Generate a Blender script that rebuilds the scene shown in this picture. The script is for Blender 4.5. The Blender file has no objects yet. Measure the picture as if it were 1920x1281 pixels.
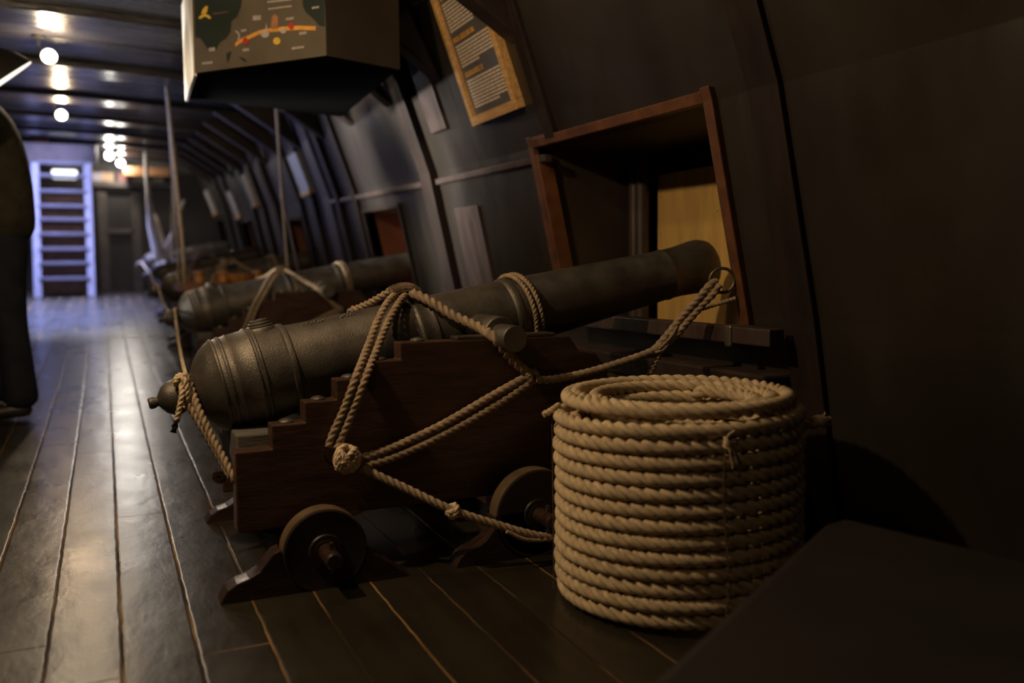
import bpy, bmesh, math, random
from mathutils import Vector, Matrix
random.seed(7)
PI = math.pi
scene = bpy.context.scene
COL = scene.collection

# ------------------------------------------------------------------ camera
FPX, CX, CY, CAMH = 1687.0, 960.0, 640.5, 0.8      # focal length in pixels of the 1920 px frame
vy = Vector((196 - CX, -(512 - CY), -FPX))           # the deck's length, seen by the camera
vx = Vector((4715 - CX, 0, -FPX)); vx.y = -(vx.x * vy.x + vx.z * vy.z) / vy.y
vx.normalize(); vy.normalize(); vz = vx.cross(vy)
R = Matrix((vx, vy, vz))
cam_d = bpy.data.cameras.new('camera'); cam = bpy.data.objects.new('camera', cam_d); COL.objects.link(cam)
cam.matrix_world = Matrix.Translation((0, 0, CAMH)) @ R.to_4x4()
cam_d.sensor_width = 36; cam_d.lens = 36 * FPX / 1920; cam_d.clip_start = .02
cam_d.dof.use_dof = True; cam_d.dof.focus_distance = 2.55; cam_d.dof.aperture_fstop = 1.5
scene.camera = cam
C0 = Vector((0, 0, CAMH))
SH = .0023                                           # the deck rises towards the bow: z = SH*y*y
def sh(y): return SH * max(y, 0) ** 2
def ray(u, v): return R @ Vector((u - CX, -(v - CY), -FPX))
def aty(u, v, y): d = ray(u, v); return C0 + d * (y / d.y)
def atx(u, v, x): d = ray(u, v); return C0 + d * (x / d.x)
def atz(u, v, z): d = ray(u, v); return C0 + d * ((z - CAMH) / d.z)
def atplane(u, v, p, n): d = ray(u, v); return C0 + d * ((p - C0).dot(n) / d.dot(n))

# ------------------------------------------------------------------ world, colour, lights
w = bpy.data.worlds.new('world'); scene.world = w; w.use_nodes = True
w.node_tree.nodes['Background'].inputs[0].default_value = (.30, .34, .45, 1)
w.node_tree.nodes['Background'].inputs[1].default_value = .004
scene.view_settings.view_transform = 'Standard'; scene.view_settings.look = 'None'
scene.view_settings.exposure = 0; scene.view_settings.gamma = 1; scene.view_settings.use_curve_mapping = False
def area(name, loc, target, sx, sy, power, col, spread=PI):
    l = bpy.data.lights.new(name, 'AREA'); l.shape = 'RECTANGLE'; l.size = sx; l.size_y = sy
    l.energy = power; l.color = col; l.spread = spread
    o = bpy.data.objects.new(name, l); COL.objects.link(o); o.location = loc
    o.rotation_euler = (Vector(target) - Vector(loc)).to_track_quat('-Z', 'Y').to_euler(); return o
def point(name, loc, power, col, r=.03):
    l = bpy.data.lights.new(name, 'POINT'); l.energy = power; l.color = col; l.shadow_soft_size = r
    o = bpy.data.objects.new(name, l); COL.objects.link(o); o.location = loc; return o
WARM = (1, .73, .44)
point('near_spot_light', (-.50, 2.06, 1.92), 70, WARM, .04)      # the lamp over the first cannon, above the frame
point('inboard_spot_light', (.40, 2.45, 1.94), 9, WARM, .04)     # a lamp closer to the wall, right over the barrel
point('aft_spot_light', (-.55, .45, 1.90), 5, WARM, .05)        # the next lamp of the row, over the photographer's left
area('hatch_daylight', (-.65, 13.5, 3.1), (-.62, 13.0, .3), 1.1, 1.7, 330, (.38, .44, 1), math.radians(95))
area('floor_band_fill', (-1.7, 9.5, 2.18), (-.35, 9.75, .2), .35, .5, 30, (.58, .68, 1), math.radians(42))  # added fill for the bright band on the floor; no hatch opens here
area('port_daylight_forward', (-2.9, 8.2, 1.0), (1.1, 7.0, 2.0), .6, .5, 6, (.28, .42, 1), math.radians(36))
area('port_daylight', (-2.9, 5.6, 1.25), (1.5, 4.95, 1.50), .8, .5, 38, (1, .96, .90), math.radians(27))

# ------------------------------------------------------------------ materials
def mat(name, col, rough=.6, metal=0., var=.25, scale=6., stretch=(1, 1, 1), bump=.15, bscale=60., rvar=0., spec=.5,
        emit=None, estr=0., col2=None, coord='Object'):
    m = bpy.data.materials.new(name); m.use_nodes = True
    nt = m.node_tree; N = nt.nodes; L = nt.links; b = N['Principled BSDF']
    b.inputs['Roughness'].default_value = rough; b.inputs['Metallic'].default_value = metal
    b.inputs['Specular IOR Level'].default_value = spec
    tc = N.new('ShaderNodeTexCoord'); mp = N.new('ShaderNodeMapping'); mp.inputs['Scale'].default_value = stretch
    L.new(tc.outputs[coord], mp.inputs[0])
    n = N.new('ShaderNodeTexNoise'); n.inputs['Scale'].default_value = scale; n.inputs['Detail'].default_value = 6
    L.new(mp.outputs[0], n.inputs['Vector'])
    cr = N.new('ShaderNodeValToRGB'); c2 = col2 or tuple(c * (1 - var) for c in col)
    cr.color_ramp.elements[0].position = .32; cr.color_ramp.elements[1].position = .68
    cr.color_ramp.elements[0].color = (*c2, 1)
    cr.color_ramp.elements[1].color = (*[min(1, c * (1 + var)) for c in col], 1) if not col2 else (*col, 1)
    L.new(n.outputs['Fac'], cr.inputs[0]); L.new(cr.outputs[0], b.inputs['Base Color'])
    if rvar:
        mr = N.new('ShaderNodeMapRange'); mr.inputs['To Min'].default_value = max(.03, rough - rvar); mr.inputs['To Max'].default_value = min(1, rough + rvar)
        mr.inputs['From Min'].default_value = .3; mr.inputs['From Max'].default_value = .7
        n3 = N.new('ShaderNodeTexNoise'); n3.inputs['Scale'].default_value = scale * 1.7; n3.inputs['Detail'].default_value = 8
        L.new(mp.outputs[0], n3.inputs['Vector']); L.new(n3.outputs['Fac'], mr.inputs[0]); L.new(mr.outputs[0], b.inputs['Roughness'])
    if bump:
        n2 = N.new('ShaderNodeTexNoise'); n2.inputs['Scale'].default_value = bscale; n2.inputs['Detail'].default_value = 4
        L.new(mp.outputs[0], n2.inputs['Vector'])
        bp = N.new('ShaderNodeBump'); bp.inputs['Strength'].default_value = bump; bp.inputs['Distance'].default_value = .004
        L.new(n2.outputs['Fac'], bp.inputs['Height']); L.new(bp.outputs[0], b.inputs['Normal'])
    if emit:
        b.inputs['Emission Color'].default_value = (*emit, 1); b.inputs['Emission Strength'].default_value = estr
    return m
M = {}
M['iron'] = mat('cannon_iron', (.140, .120, .098), .44, .65, .28, 14, bump=.4, bscale=300, rvar=.08)
M['iron_black'] = mat('black_iron', (.03, .028, .025), .45, .5, .3, 12, bump=.3, bscale=120)
M['iron_strap'] = mat('worn_iron', (.12, .10, .08), .4, .6, .3, 14, bump=.3, bscale=120)
M['red_wood'] = mat('red_stained_oak', (.055, .025, .014), .42, 0, .35, 7, (1.2, 8, 8), .25, 30, .1)
M['chock_wood'] = mat('chock_wood', (.034, .017, .011), .38, 0, .4, 7, (1, 6, 6), .3, 30, .12)
M['wheel_wood'] = mat('wheel_wood', (.018, .010, .007), .5, 0, .35, 9, (1, 1, 1), .3, 40)
M['wheel_rim_lit'] = mat('wheel_rim_lit_wood', (.12, .076, .038), .5, 0, .35, 14, (1, 1, 1), .3, 40)  # paler than the wheel: light on its tread put into the colour
M['grey_wood'] = mat('weathered_grey_wood', (.10, .088, .075), .7, 0, .35, 8, (1, 5, 5), .4, 40)
M['panel'] = mat('dark_wall_panel', (.027, .0215, .0165), .36, 0, .35, 2.2, (1, 1, .35), .12, 26, .13)
M['timber'] = mat('dark_timber', (.020, .012, .009), .6, 0, .4, 4, (3, 3, .5), .25, 24, .1, .2)
M['timber_light'] = mat('greyish_timber', (.050, .030, .023), .5, 0, .35, 4, (4, 4, .5), .25, 24, .1)
M['frame_wood'] = mat('port_frame_wood', (.12, .045, .018), .42, 0, .35, 7, (2, 2, 2), .2, 30)
M['inner'] = mat('dark_port_lining', (.035, .022, .014), .6, 0, .3, 5, bump=.3, bscale=30)
M['ply'] = mat('yellow_plywood', (.60, .37, .11), .6, 0, .16, 22, (1, 1, .16), .12, 60)
M['redboard'] = mat('red_brown_port_lid', (.22, .075, .035), .6, 0, .3, 6, bump=.2, bscale=30)
M['ceiling'] = mat('ceiling_boards', (.040, .037, .039), .28, 0, .45, 2.6, (.55, 6, 6), .5, 12, .1)
M['knee'] = mat('knee_timber', (.028, .018, .016), .38, 0, .35, 4, (2, 2, 2), .2, 24)
M['rope'] = mat('manila_rope', (.62, .47, .285), .85, 0, .22, 45, bump=.6, bscale=520, spec=.15)
M['rope_dark'] = mat('tarred_rope', (.36, .26, .165), .85, 0, .25, 45, bump=.6, bscale=520, spec=.15)
M['rope_pale'] = mat('pale_line', (.68, .52, .33), .85, 0, .15, 45, bump=.5, bscale=520, spec=.15)
M['twine'] = mat('twine', (.24, .17, .10), .9, 0, .2, 80, bump=.4, bscale=500, spec=.1)
M['black_tape'] = mat('black_tape', (.012, .012, .012), .35, 0, .2, 30)
M['brass'] = mat('aged_brass', (.20, .13, .06), .4, .7, .3, 18, bump=.2)
M['poster_frame'] = mat('oak_poster_frame', (.60, .34, .12), .5, 0, .22, 8, (8, 1, 8), .1, 40)
M['poster_board'] = mat('grey_poster_board', (.105, .095, .088), .45, 0, .08, 6, bump=0)
M['poster_ink'] = mat('cream_print', (.80, .65, .50), .6, 0, .05, 40, bump=0)
M['poster_head'] = mat('orange_print', (.85, .42, .08), .6, 0, .1, 40, bump=0)
M['paper_far'] = mat('pale_panel', (.42, .38, .33), .6, 0, .15, 20, bump=0)
M['map_base'] = mat('map_sea_brown', (.145, .118, .085), .4, 0, .12, 8, bump=0)
M['map_dark'] = mat('map_land_dark', (.032, .042, .036), .4, 0, .15, 8, bump=0)
M['map_orange'] = mat('map_orange', (.80, .38, .07), .5, 0, .2, 30, bump=0)
M['map_yellow'] = mat('map_yellow', (.80, .50, .06), .5, 0, .1, 30, bump=0)
M['map_red'] = mat('map_red', (.55, .05, .03), .5, 0, .1, 30, bump=0)
M['map_white'] = mat('map_pale', (.50, .43, .38), .5, 0, .1, 30, bump=0)
M['map_clay'] = mat('map_clay', (.42, .19, .08), .5, 0, .2, 50, bump=0)
M['white_panel'] = mat('white_side_panel', (.78, .70, .62), .5, 0, .04, 5, bump=0)
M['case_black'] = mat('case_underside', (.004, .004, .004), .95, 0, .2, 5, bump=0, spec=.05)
M['case_brown'] = mat('case_side', (.036, .026, .018), .55, 0, .2, 5, bump=0)
M['mug'] = mat('orange_brown_wood', (.52, .24, .07), .45, 0, .25, 14, (1, 1, .2), .2, 40)
M['table'] = mat('mess_table_wood', (.26, .11, .06), .45, 0, .3, 8, (1, 6, 6), .2, 30)
M['sail'] = mat('white_canvas', (.85, .82, .74), .8, 0, .06, 12, bump=.3, bscale=60)
M['ladder'] = mat('painted_ladder', (.24, .23, .26), .45, 0, .15, 9, bump=.2, bscale=40)
M['step'] = mat('ladder_step', (.13, .12, .14), .5, 0, .2, 9, bump=.1)
M['tread'] = mat('tread_wood', (.17, .09, .05), .5, 0, .3, 7, bump=.2)
M['bulkhead'] = mat('bulkhead_boards', (.040, .032, .027), .5, 0, .3, 3, (1, 1, .3), .2, 20)
M['bulk_frame'] = mat('bulkhead_frame', (.11, .088, .075), .45, 0, .25, 5, bump=.2)
M['beam_orange'] = mat('pale_beam', (.42, .20, .09), .5, 0, .2, 6, bump=.1)
M['lamp_black'] = mat('lamp_housing', (.03, .027, .025), .45, .3, .2, 20, bump=0)
M['jacket'] = mat('dark_olive_jacket', (.045, .038, .022), .85, 0, .3, 14, bump=.6, bscale=50, spec=.2)
M['trousers'] = mat('dark_trousers', (.018, .020, .026), .85, 0, .25, 14, bump=.5, bscale=60, spec=.2)
M['shoe'] = mat('black_shoe', (.020, .015, .012), .4, 0, .2, 14, bump=.2)
M['skin'] = mat('skin', (.50, .30, .21), .5, 0, .06, 14, bump=.1, bscale=200)
M['hair'] = mat('dark_hair', (.03, .02, .015), .6, 0, .3, 60, bump=.8, bscale=160)
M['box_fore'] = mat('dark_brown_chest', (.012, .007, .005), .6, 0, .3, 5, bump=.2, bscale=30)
def emis(name, col, s):
    m = bpy.data.materials.new(name); m.use_nodes = True; N = m.node_tree.nodes; N.clear()
    e = N.new('ShaderNodeEmission'); o = N.new('ShaderNodeOutputMaterial'); e.inputs[0].default_value = (*col, 1); e.inputs[1].default_value = s
    m.node_tree.links.new(e.outputs[0], o.inputs[0]); return m
M['bulb_warm'] = emis('warm_bulb', (1, .80, .52), 110)
M['bulb_cool'] = emis('cool_bulb', (1, .96, .90), 190)
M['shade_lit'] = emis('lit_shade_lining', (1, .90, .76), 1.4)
M['sign_lit'] = emis('lit_sign', (.95, .97, 1), 3)

def floor_mat():
    m = bpy.data.materials.new('deck_planks'); m.use_nodes = True; nt = m.node_tree; N = nt.nodes; L = nt.links; b = N['Principled BSDF']
    tc = N.new('ShaderNodeTexCoord'); sep = N.new('ShaderNodeSeparateXYZ'); L.new(tc.outputs['Object'], sep.inputs[0])
    def mth(op, a, c=None, d=None):
        n = N.new('ShaderNodeMath'); n.operation = op
        for i, q in enumerate((a, c, d)):
            if q is None: continue
            if isinstance(q, (int, float)): n.inputs[i].default_value = q
            else: L.new(q, n.inputs[i])
        return n.outputs[0]
    def noise(scale, stretch, detail=5, rough=.5):
        mp = N.new('ShaderNodeMapping'); mp.inputs['Scale'].default_value = stretch; L.new(tc.outputs['Object'], mp.inputs[0])
        n = N.new('ShaderNodeTexNoise'); n.inputs['Scale'].default_value = scale; n.inputs['Detail'].default_value = detail
        n.inputs['Roughness'].default_value = rough; L.new(mp.outputs[0], n.inputs['Vector']); return n.outputs['Fac']
    wob = mth('MULTIPLY', mth('SUBTRACT', noise(14, (1, 1, 1)), .5), .007)
    xw = mth('ADD', sep.outputs['X'], wob)
    px = mth('DIVIDE', xw, .145)
    idx = mth('FLOOR', mth('ADD', px, .5)); fr = mth('SUBTRACT', px, idx)          # seam where the fraction is 0
    dseam = mth('MULTIPLY', mth('ABSOLUTE', fr), .145)
    pl = mth('FLOOR', px)
    wn = N.new('ShaderNodeTexWhiteNoise'); wn.noise_dimensions = '1D'; L.new(pl, wn.inputs['W'])
    yo = mth('ADD', mth('ADD', sep.outputs['Y'], mth('MULTIPLY', wn.outputs['Value'], 2.6)), mth('MULTIPLY', wob, .6))
    py = mth('DIVIDE', yo, 2.3); fy = mth('MULTIPLY', mth('ABSOLUTE', mth('SUBTRACT', py, mth('FLOOR', mth('ADD', py, .5)))), 2.3)
    seam_w = mth('ADD', .0008, mth('MULTIPLY', noise(30, (1, .35, 1)), .0036))
    s1 = mth('LESS_THAN', dseam, seam_w); s2 = mth('LESS_THAN', fy, .0022)
    seam = mth('MAXIMUM', s1, s2)
    pn = noise(5, (3.5, .5, 1), 7); blot = noise(3.2, (1, 1, 1), 8, .65)
    cr = N.new('ShaderNodeValToRGB'); cr.color_ramp.elements[0].position = .3; cr.color_ramp.elements[1].position = .72
    cr.color_ramp.elements[0].color = (.021, .017, .011, 1); cr.color_ramp.elements[1].color = (.046, .037, .023, 1)
    L.new(mth('ADD', mth('MULTIPLY', pn, .5), mth('MULTIPLY', blot, .5)), cr.inputs[0])
    hv = N.new('ShaderNodeMixRGB'); hv.blend_type = 'MULTIPLY'; hv.inputs[0].default_value = .35
    wn2 = N.new('ShaderNodeTexWhiteNoise'); wn2.noise_dimensions = '1D'; L.new(mth('ADD', mth('MULTIPLY', pl, 3.7), mth('FLOOR', mth('ADD', py, .5))), wn2.inputs['W'])
    L.new(cr.outputs[0], hv.inputs[1]); L.new(wn2.outputs['Value'], hv.inputs[2])
    sc = N.new('ShaderNodeValToRGB'); sc.color_ramp.elements[0].position = .42; sc.color_ramp.elements[1].position = .75
    sc.color_ramp.elements[0].color = (.035, .022, .013, 1); sc.color_ramp.elements[1].color = (.40, .22, .09, 1)
    L.new(noise(6, (1, .35, 1), 4), sc.inputs[0])
    mx = N.new('ShaderNodeMixRGB'); L.new(seam, mx.inputs[0]); L.new(hv.outputs[0], mx.inputs[1]); L.new(sc.outputs[0], mx.inputs[2])
    L.new(mx.outputs[0], b.inputs['Base Color'])
    mr = N.new('ShaderNodeMapRange'); mr.inputs['From Min'].default_value = .2; mr.inputs['From Max'].default_value = .8
    mr.inputs['To Min'].default_value = .225; mr.inputs['To Max'].default_value = .36
    L.new(blot, mr.inputs[0]); L.new(mth('ADD', mr.outputs[0], mth('MULTIPLY', seam, .4)), b.inputs['Roughness'])
    # bump: rounded plank edges, long waves, scratches
    edge = mth('MINIMUM', mth('MULTIPLY', dseam, 160), 1)
    h = mth('ADD', mth('MULTIPLY', edge, .30), mth('ADD', mth('MULTIPLY', noise(9, (1, .6, 1), 4), .9), mth('MULTIPLY', noise(70, (1, .5, 1), 5), .12)))
    h = mth('SUBTRACT', h, mth('MULTIPLY', seam, .25))
    bp = N.new('ShaderNodeBump'); bp.inputs['Strength'].default_value = .5; bp.inputs['Distance'].default_value = .006
    L.new(h, bp.inputs['Height']); L.new(bp.outputs[0], b.inputs['Normal'])
    L.new(mth('SUBTRACT', .5, mth('MULTIPLY', seam, .45)), b.inputs['Specular IOR Level'])
    return m
M['floor'] = floor_mat()

# ------------------------------------------------------------------ mesh helpers
def tag(o, label=None, cat=None, group=None, kind=None):
    if label: o['label'] = label
    if cat: o['category'] = cat
    if group: o['group'] = group
    if kind: o['kind'] = kind
    return o
def empty(name, loc=(0, 0, 0), label=None, cat=None, group=None):
    o = bpy.data.objects.new(name, None); COL.objects.link(o); o.location = loc; o.empty_display_size = .05
    return tag(o, label, cat, group)
class MB:
    def __init__(s): s.v = []; s.f = []
    def add(s, vs, fs):
        b = len(s.v); s.v += [tuple(v) for v in vs]; s.f += [tuple(i + b for i in f) for f in fs]; return s
    def box(s, x0, x1, y0, y1, z0, z1, mtx=None):
        vs = [Vector(p) for p in ((x0, y0, z0), (x1, y0, z0), (x1, y1, z0), (x0, y1, z0), (x0, y0, z1), (x1, y0, z1), (x1, y1, z1), (x0, y1, z1))]
        if mtx: vs = [mtx @ v for v in vs]
        return s.add(vs, [(0, 3, 2, 1), (4, 5, 6, 7), (0, 1, 5, 4), (1, 2, 6, 5), (2, 3, 7, 6), (3, 0, 4, 7)])
    def beam(s, a, b, wx, wz, up=(0, 0, 1)):
        a = Vector(a); b = Vector(b); d = (b - a).normalized(); sx = d.cross(Vector(up)).normalized(); sz = sx.cross(d)
        vs = [p + sx * i * wx / 2 + sz * j * wz / 2 for p in (a, b) for i, j in ((-1, -1), (1, -1), (1, 1), (-1, 1))]
        return s.add(vs, [(0, 1, 2, 3), (7, 6, 5, 4), (0, 4, 5, 1), (1, 5, 6, 2), (2, 6, 7, 3), (3, 7, 4, 0)])
    def prism(s, poly, a0, a1, axis='y'):
        n = len(poly)
        mk = {'y': lambda p, a: (p[0], a, p[1]), 'x': lambda p, a: (a, p[0], p[1]), 'z': lambda p, a: (p[0], p[1], a)}[axis]
        vs = [mk(p, a0) for p in poly] + [mk(p, a1) for p in poly]
        return s.add(vs, [tuple(range(n)), tuple(range(2 * n - 1, n - 1, -1))] + [(i, i + n, (i + 1) % n + n, (i + 1) % n) for i in range(n)])
    def lathe(s, prof, n=32, mtx=None, cap=True):          # prof: (s, r) along +X
        vs = []; fs = []
        for (x, r) in prof:
            for k in range(n): a = 2 * PI * k / n; vs.append(Vector((x, r * math.cos(a), r * math.sin(a))))
        for i in range(len(prof) - 1):
            for k in range(n): fs.append((i * n + k, i * n + (k + 1) % n, (i + 1) * n + (k + 1) % n, (i + 1) * n + k))
        if cap: fs.append(tuple(range(n - 1, -1, -1))); fs.append(tuple(range((len(prof) - 1) * n, len(prof) * n)))
        if mtx: vs = [mtx @ v for v in vs]
        return s.add(vs, fs)
    def build(s, name, m, parent=None, smooth=None, bevel=0, loc=None, segs=2):
        me = bpy.data.meshes.new(name); me.from_pydata(s.v, [], s.f); me.update()
        bm = bmesh.new(); bm.from_mesh(me); bmesh.ops.recalc_face_normals(bm, faces=bm.faces)
        if smooth is not None:
            for f in bm.faces: f.smooth = True
            for e in bm.edges:
                if len(e.link_faces) == 2 and e.calc_face_angle(0) > smooth: e.smooth = False
        bm.to_mesh(me); bm.free()
        if loc is None:
            if parent:
                loc_w = Vector((0, 0, 0)); q = parent
                while q: loc_w += Vector(q.location); q = q.parent
                for v in me.vertices: v.co -= loc_w
            elif not name.startswith(('floor', 'ceiling', 'wall', 'trim')):
                co = [v.co for v in me.vertices]
                loc = Vector(((min(c.x for c in co) + max(c.x for c in co)) / 2, (min(c.y for c in co) + max(c.y for c in co)) / 2, min(c.z for c in co)))
        if loc is not None:
            for v in me.vertices: v.co -= Vector(loc)
        me.materials.append(M[m] if isinstance(m, str) else m)
        o = bpy.data.objects.new(name, me); COL.objects.link(o)
        if loc is not None: o.location = loc
        if parent: o.parent = parent
        if bevel:
            md = o.modifiers.new('bevel', 'BEVEL'); md.width = bevel; md.segments = segs; md.limit_method = 'ANGLE'; md.angle_limit = math.radians(35)
        return o
def spline(pts, step=.01):                              # Catmull-Rom, evenly resampled
    P = [Vector(p) for p in pts]; out = []
    if len(P) == 2: P = [P[0], (P[0] + P[1]) / 2, P[1]]
    Q = [P[0] * 2 - P[1]] + P + [P[-1] * 2 - P[-2]]
    for i in range(1, len(Q) - 2):
        n = max(2, int((Q[i + 1] - Q[i]).length / step * 2))
        for k in range(n):
            t = k / n
            out.append(.5 * ((2 * Q[i]) + (Q[i + 1] - Q[i - 1]) * t + (2 * Q[i - 1] - 5 * Q[i] + 4 * Q[i + 1] - Q[i + 2]) * t * t + (3 * Q[i] - Q[i - 1] - 3 * Q[i + 1] + Q[i + 2]) * t ** 3))
    out.append(P[-1])
    L = [0]
    for a, b in zip(out, out[1:]): L.append(L[-1] + (b - a).length)
    n = max(2, int(L[-1] / step)); res = []; j = 0
    for k in range(n + 1):
        t = L[-1] * k / n
        while j < len(L) - 2 and L[j + 1] < t: j += 1
        q = (t - L[j]) / max(1e-9, L[j + 1] - L[j]); res.append(out[j].lerp(out[j + 1], min(1, q)))
    return res
def rope(mb, path, r, lay=3, nv=15, pitch=4.7, hand=1, closed=False):
    """a laid rope: three round strands twisted along the path"""
    n = len(path); prev = None; vs = []; fs = []; L = 0; d0 = .46; a0 = .54
    for i, p in enumerate(path):
        t = (path[min(i + 1, n - 1)] - path[max(i - 1, 0)]).normalized()
        if i: L += (p - path[i - 1]).length
        if prev is None:
            prev = t.cross(Vector((0, 0, 1)));
            if prev.length < .1: prev = t.cross(Vector((0, 1, 0)))
        u = (prev - t * prev.dot(t)).normalized(); prev = u; v = t.cross(u)
        tw = hand * 2 * PI * L / (pitch * r)
        for k in range(nv):
            a = 2 * PI * k / nv
            if lay:
                q = (a * lay) % (2 * PI); ph = (q if q < PI else 2 * PI - q) / lay
                rr = r * (d0 * math.cos(ph) + math.sqrt(max(0, a0 * a0 - (d0 * math.sin(ph)) ** 2)))
            else: rr = r
            aa = a + tw
            vs.append(p + (u * math.cos(aa) + v * math.sin(aa)) * rr)
        if i:
            for k in range(nv): fs.append(((i - 1) * nv + k, (i - 1) * nv + (k + 1) % nv, i * nv + (k + 1) % nv, i * nv + k))
    fs.append(tuple(range(nv - 1, -1, -1))); fs.append(tuple(range((n - 1) * nv, n * nv)))
    return mb.add(vs, fs)
def ropeobj(name, paths, r, m='rope_dark', parent=None, step=None, **k):
    mb = MB()
    for p in paths: rope(mb, spline(p, step or r * .5), r, **k)
    return mb.build(name, m, parent, smooth=1.2)
def tubeobj(name, paths, r, m, parent=None, nv=8):
    mb = MB()
    for p in paths: rope(mb, spline(p, r * 1.5), r, lay=0, nv=nv)
    return mb.build(name, m, parent, smooth=1.0)
def ringpts(c, ax, r, n=24, a0=0, a1=2 * PI, ref=(0, 0, 1)):
    ax = Vector(ax).normalized(); u = ax.cross(Vector(ref)).normalized(); v = ax.cross(u)
    return [Vector(c) + (u * math.cos(a0 + (a1 - a0) * k / n) + v * math.sin(a0 + (a1 - a0) * k / n)) * r for k in range(n + 1)]
def copy_tree(o, parent=None):
    c = o.copy(); COL.objects.link(c)
    if parent: c.parent = parent
    for ch in list(o.children): copy_tree(ch, c)
    return c

# ------------------------------------------------------------------ the hull
def Wl(z):                                              # distance of the inward-leaning wall at a height over the deck
    pts = [(-1, 1.99), (0, 1.81), (.65, 1.70), (1.25, 1.57), (2.3, 1.195)]
    for (a, xa), (b, xb) in zip(pts, pts[1:]):
        if z <= b: return xa + (xb - xa) * (z - a) / (b - a)
    return pts[-1][1]
ZB = [0, .33, .65, .95, 1.25, 2.3]
def wall_hit(u, v, off=0):
    d = ray(u, v); d = d / abs(d.y); lo, hi = 0, 18
    for _ in range(50):
        m = (lo + hi) / 2; p = C0 + d * m
        if p.x < Wl(p.z - sh(p.y)) - off: lo = m
        else: hi = m
    return C0 + d * lo
def structure(o): o['kind'] = 'structure'; return o

mb = MB(); ys = [-1.5 + .25 * i for i in range(68)]; xs = [-3.4, -2, 0, 1.2, 2.0]
vs = [(x, y, sh(y)) for y in ys for x in xs]; n = len(xs)
mb.add(vs, [(i * n + j, i * n + j + 1, (i + 1) * n + j + 1, (i + 1) * n + j) for i in range(len(ys) - 1) for j in range(n - 1)])
structure(mb.build('floor', 'floor', smooth=1))

PORTS = [(2.12, 3.22, .56, 1.245), (5.13, 5.9, .5, 1.10), (8.02, 8.78, .5, 1.10), (11.0, 11.76, .5, 1.10), (13.7, 14.4, .5, 1.10)]
yb = sorted(set([-1.5, -.5, .5, 1.2] + [q for p in PORTS for q in p[:2]] + [4.1, 4.6, 6.6, 7.3, 9.5, 10.2, 12.4, 13.0, 15.25]))
zb = sorted(set(ZB + [.5, .56, 1.10, 1.245]))
mb = MB()
for y0, y1 in zip(yb, yb[1:]):
    for z0, z1 in zip(zb, zb[1:]):
        ym, zm = (y0 + y1) / 2, (z0 + z1) / 2
        if any(p[0] < ym < p[1] and p[2] < zm < p[3] for p in PORTS): continue
        mb.add([(Wl(z0), y0, z0 + sh(y0)), (Wl(z0), y1, z0 + sh(y1)), (Wl(z1), y1, z1 + sh(y1)), (Wl(z1), y0, z1 + sh(y0))], [(0, 1, 2, 3)])
structure(mb.build('wall_right', 'panel'))
def strip(mb, y0, y1, z0, z1, t, off=0., sink=.01):      # a board lying on the curved wall
    zz = sorted(set([z0, z1] + [z for z in ZB if z0 < z < z1])); vs = []; fs = []
    for z in zz:
        for y in (y0, y1):
            vs += [(Wl(z) - off + sink, y, z + sh(y)), (Wl(z) - off - t, y, z + sh(y))]
    for i in range(len(zz) - 1):
        a = i * 4; b = a + 4
        fs += [(a + 1, a + 3, b + 3, b + 1), (a, b, b + 2, a + 2), (a, a + 1, b + 1, b), (a + 2, b + 2, b + 3, a + 3)]
    fs += [(0, 2, 3, 1)]; k = (len(zz) - 1) * 4; fs += [(k, k + 1, k + 3, k + 2)]
    return mb.add(vs, fs)
tn = [0]
def trim(build_mb, m, bevel=.004):
    tn[0] += 1; return structure(build_mb.build('trim_%d' % tn[0], m, bevel=bevel))
for (y0, y1, t, m) in [(1.815, 1.935, .018, 'timber'), (3.02, 3.10, .022, 'timber'), (4.40, 4.56, .045, 'timber'), (5.98, 6.07, .03, 'timber'), (6.42, 6.50, .04, 'timber'),
                       (7.25, 7.36, .04, 'timber'), (7.80, 7.88, .03, 'timber'), (8.95, 9.05, .04, 'timber'), (9.7, 9.8, .04, 'timber'), (10.4, 10.5, .04, 'timber'),
                       (12.0, 12.12, .04, 'timber'), (12.8, 12.9, .04, 'timber')]:
    if y0 == 3.02: trim(strip(MB(), y0, y1, 1.26, 2.2, t), m)
    else: trim(strip(MB(), y0, y1, 0, 2.2, t), m)
for y0, y1, t in ((3.14, 4.40, .020), (4.56, 6.75, .03)): trim(strip(MB(), y0, y1, 1.185, 1.215, t), 'timber_light', .006)
trim(strip(MB(), 3.10, 3.26, 1.27, 1.285, .02), 'frame_wood', .003)
# raised planks on the panels
trim(strip(MB(), 4.03, 4.24, 1.42, 2.0, .022), 'timber_light'); trim(strip(MB(), 3.92, 4.22, .2, 1.06, .02), 'timber_light')
trim(strip(MB(), 6.75, 6.98, .2, 2.0, .02), 'timber_light'); trim(strip(MB(), 9.2, 9.42, .2, 2.0, .02), 'timber_light')
# heavy lower timbers (waterway) below the ports
mb = MB()
for y0, y1 in ((1.95, 4.4), (4.4, 7.8), (7.8, 11), (11, 15.2)): mb.box(1.60, 1.86, y0, y1, sh((y0 + y1) / 2) - .02, sh((y0 + y1) / 2) + .30)
trim(mb, 'timber', .02)
mb = MB(); mb.prism([(1.655, .42), (1.80, .42), (1.80, .50), (1.62, .50)], 1.94, 4.38); mb.prism([(1.68, .36), (1.80, .36), (1.80, .42), (1.66, .42)], 1.94, 4.38)
trim(mb, 'timber_light', .008)

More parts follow.
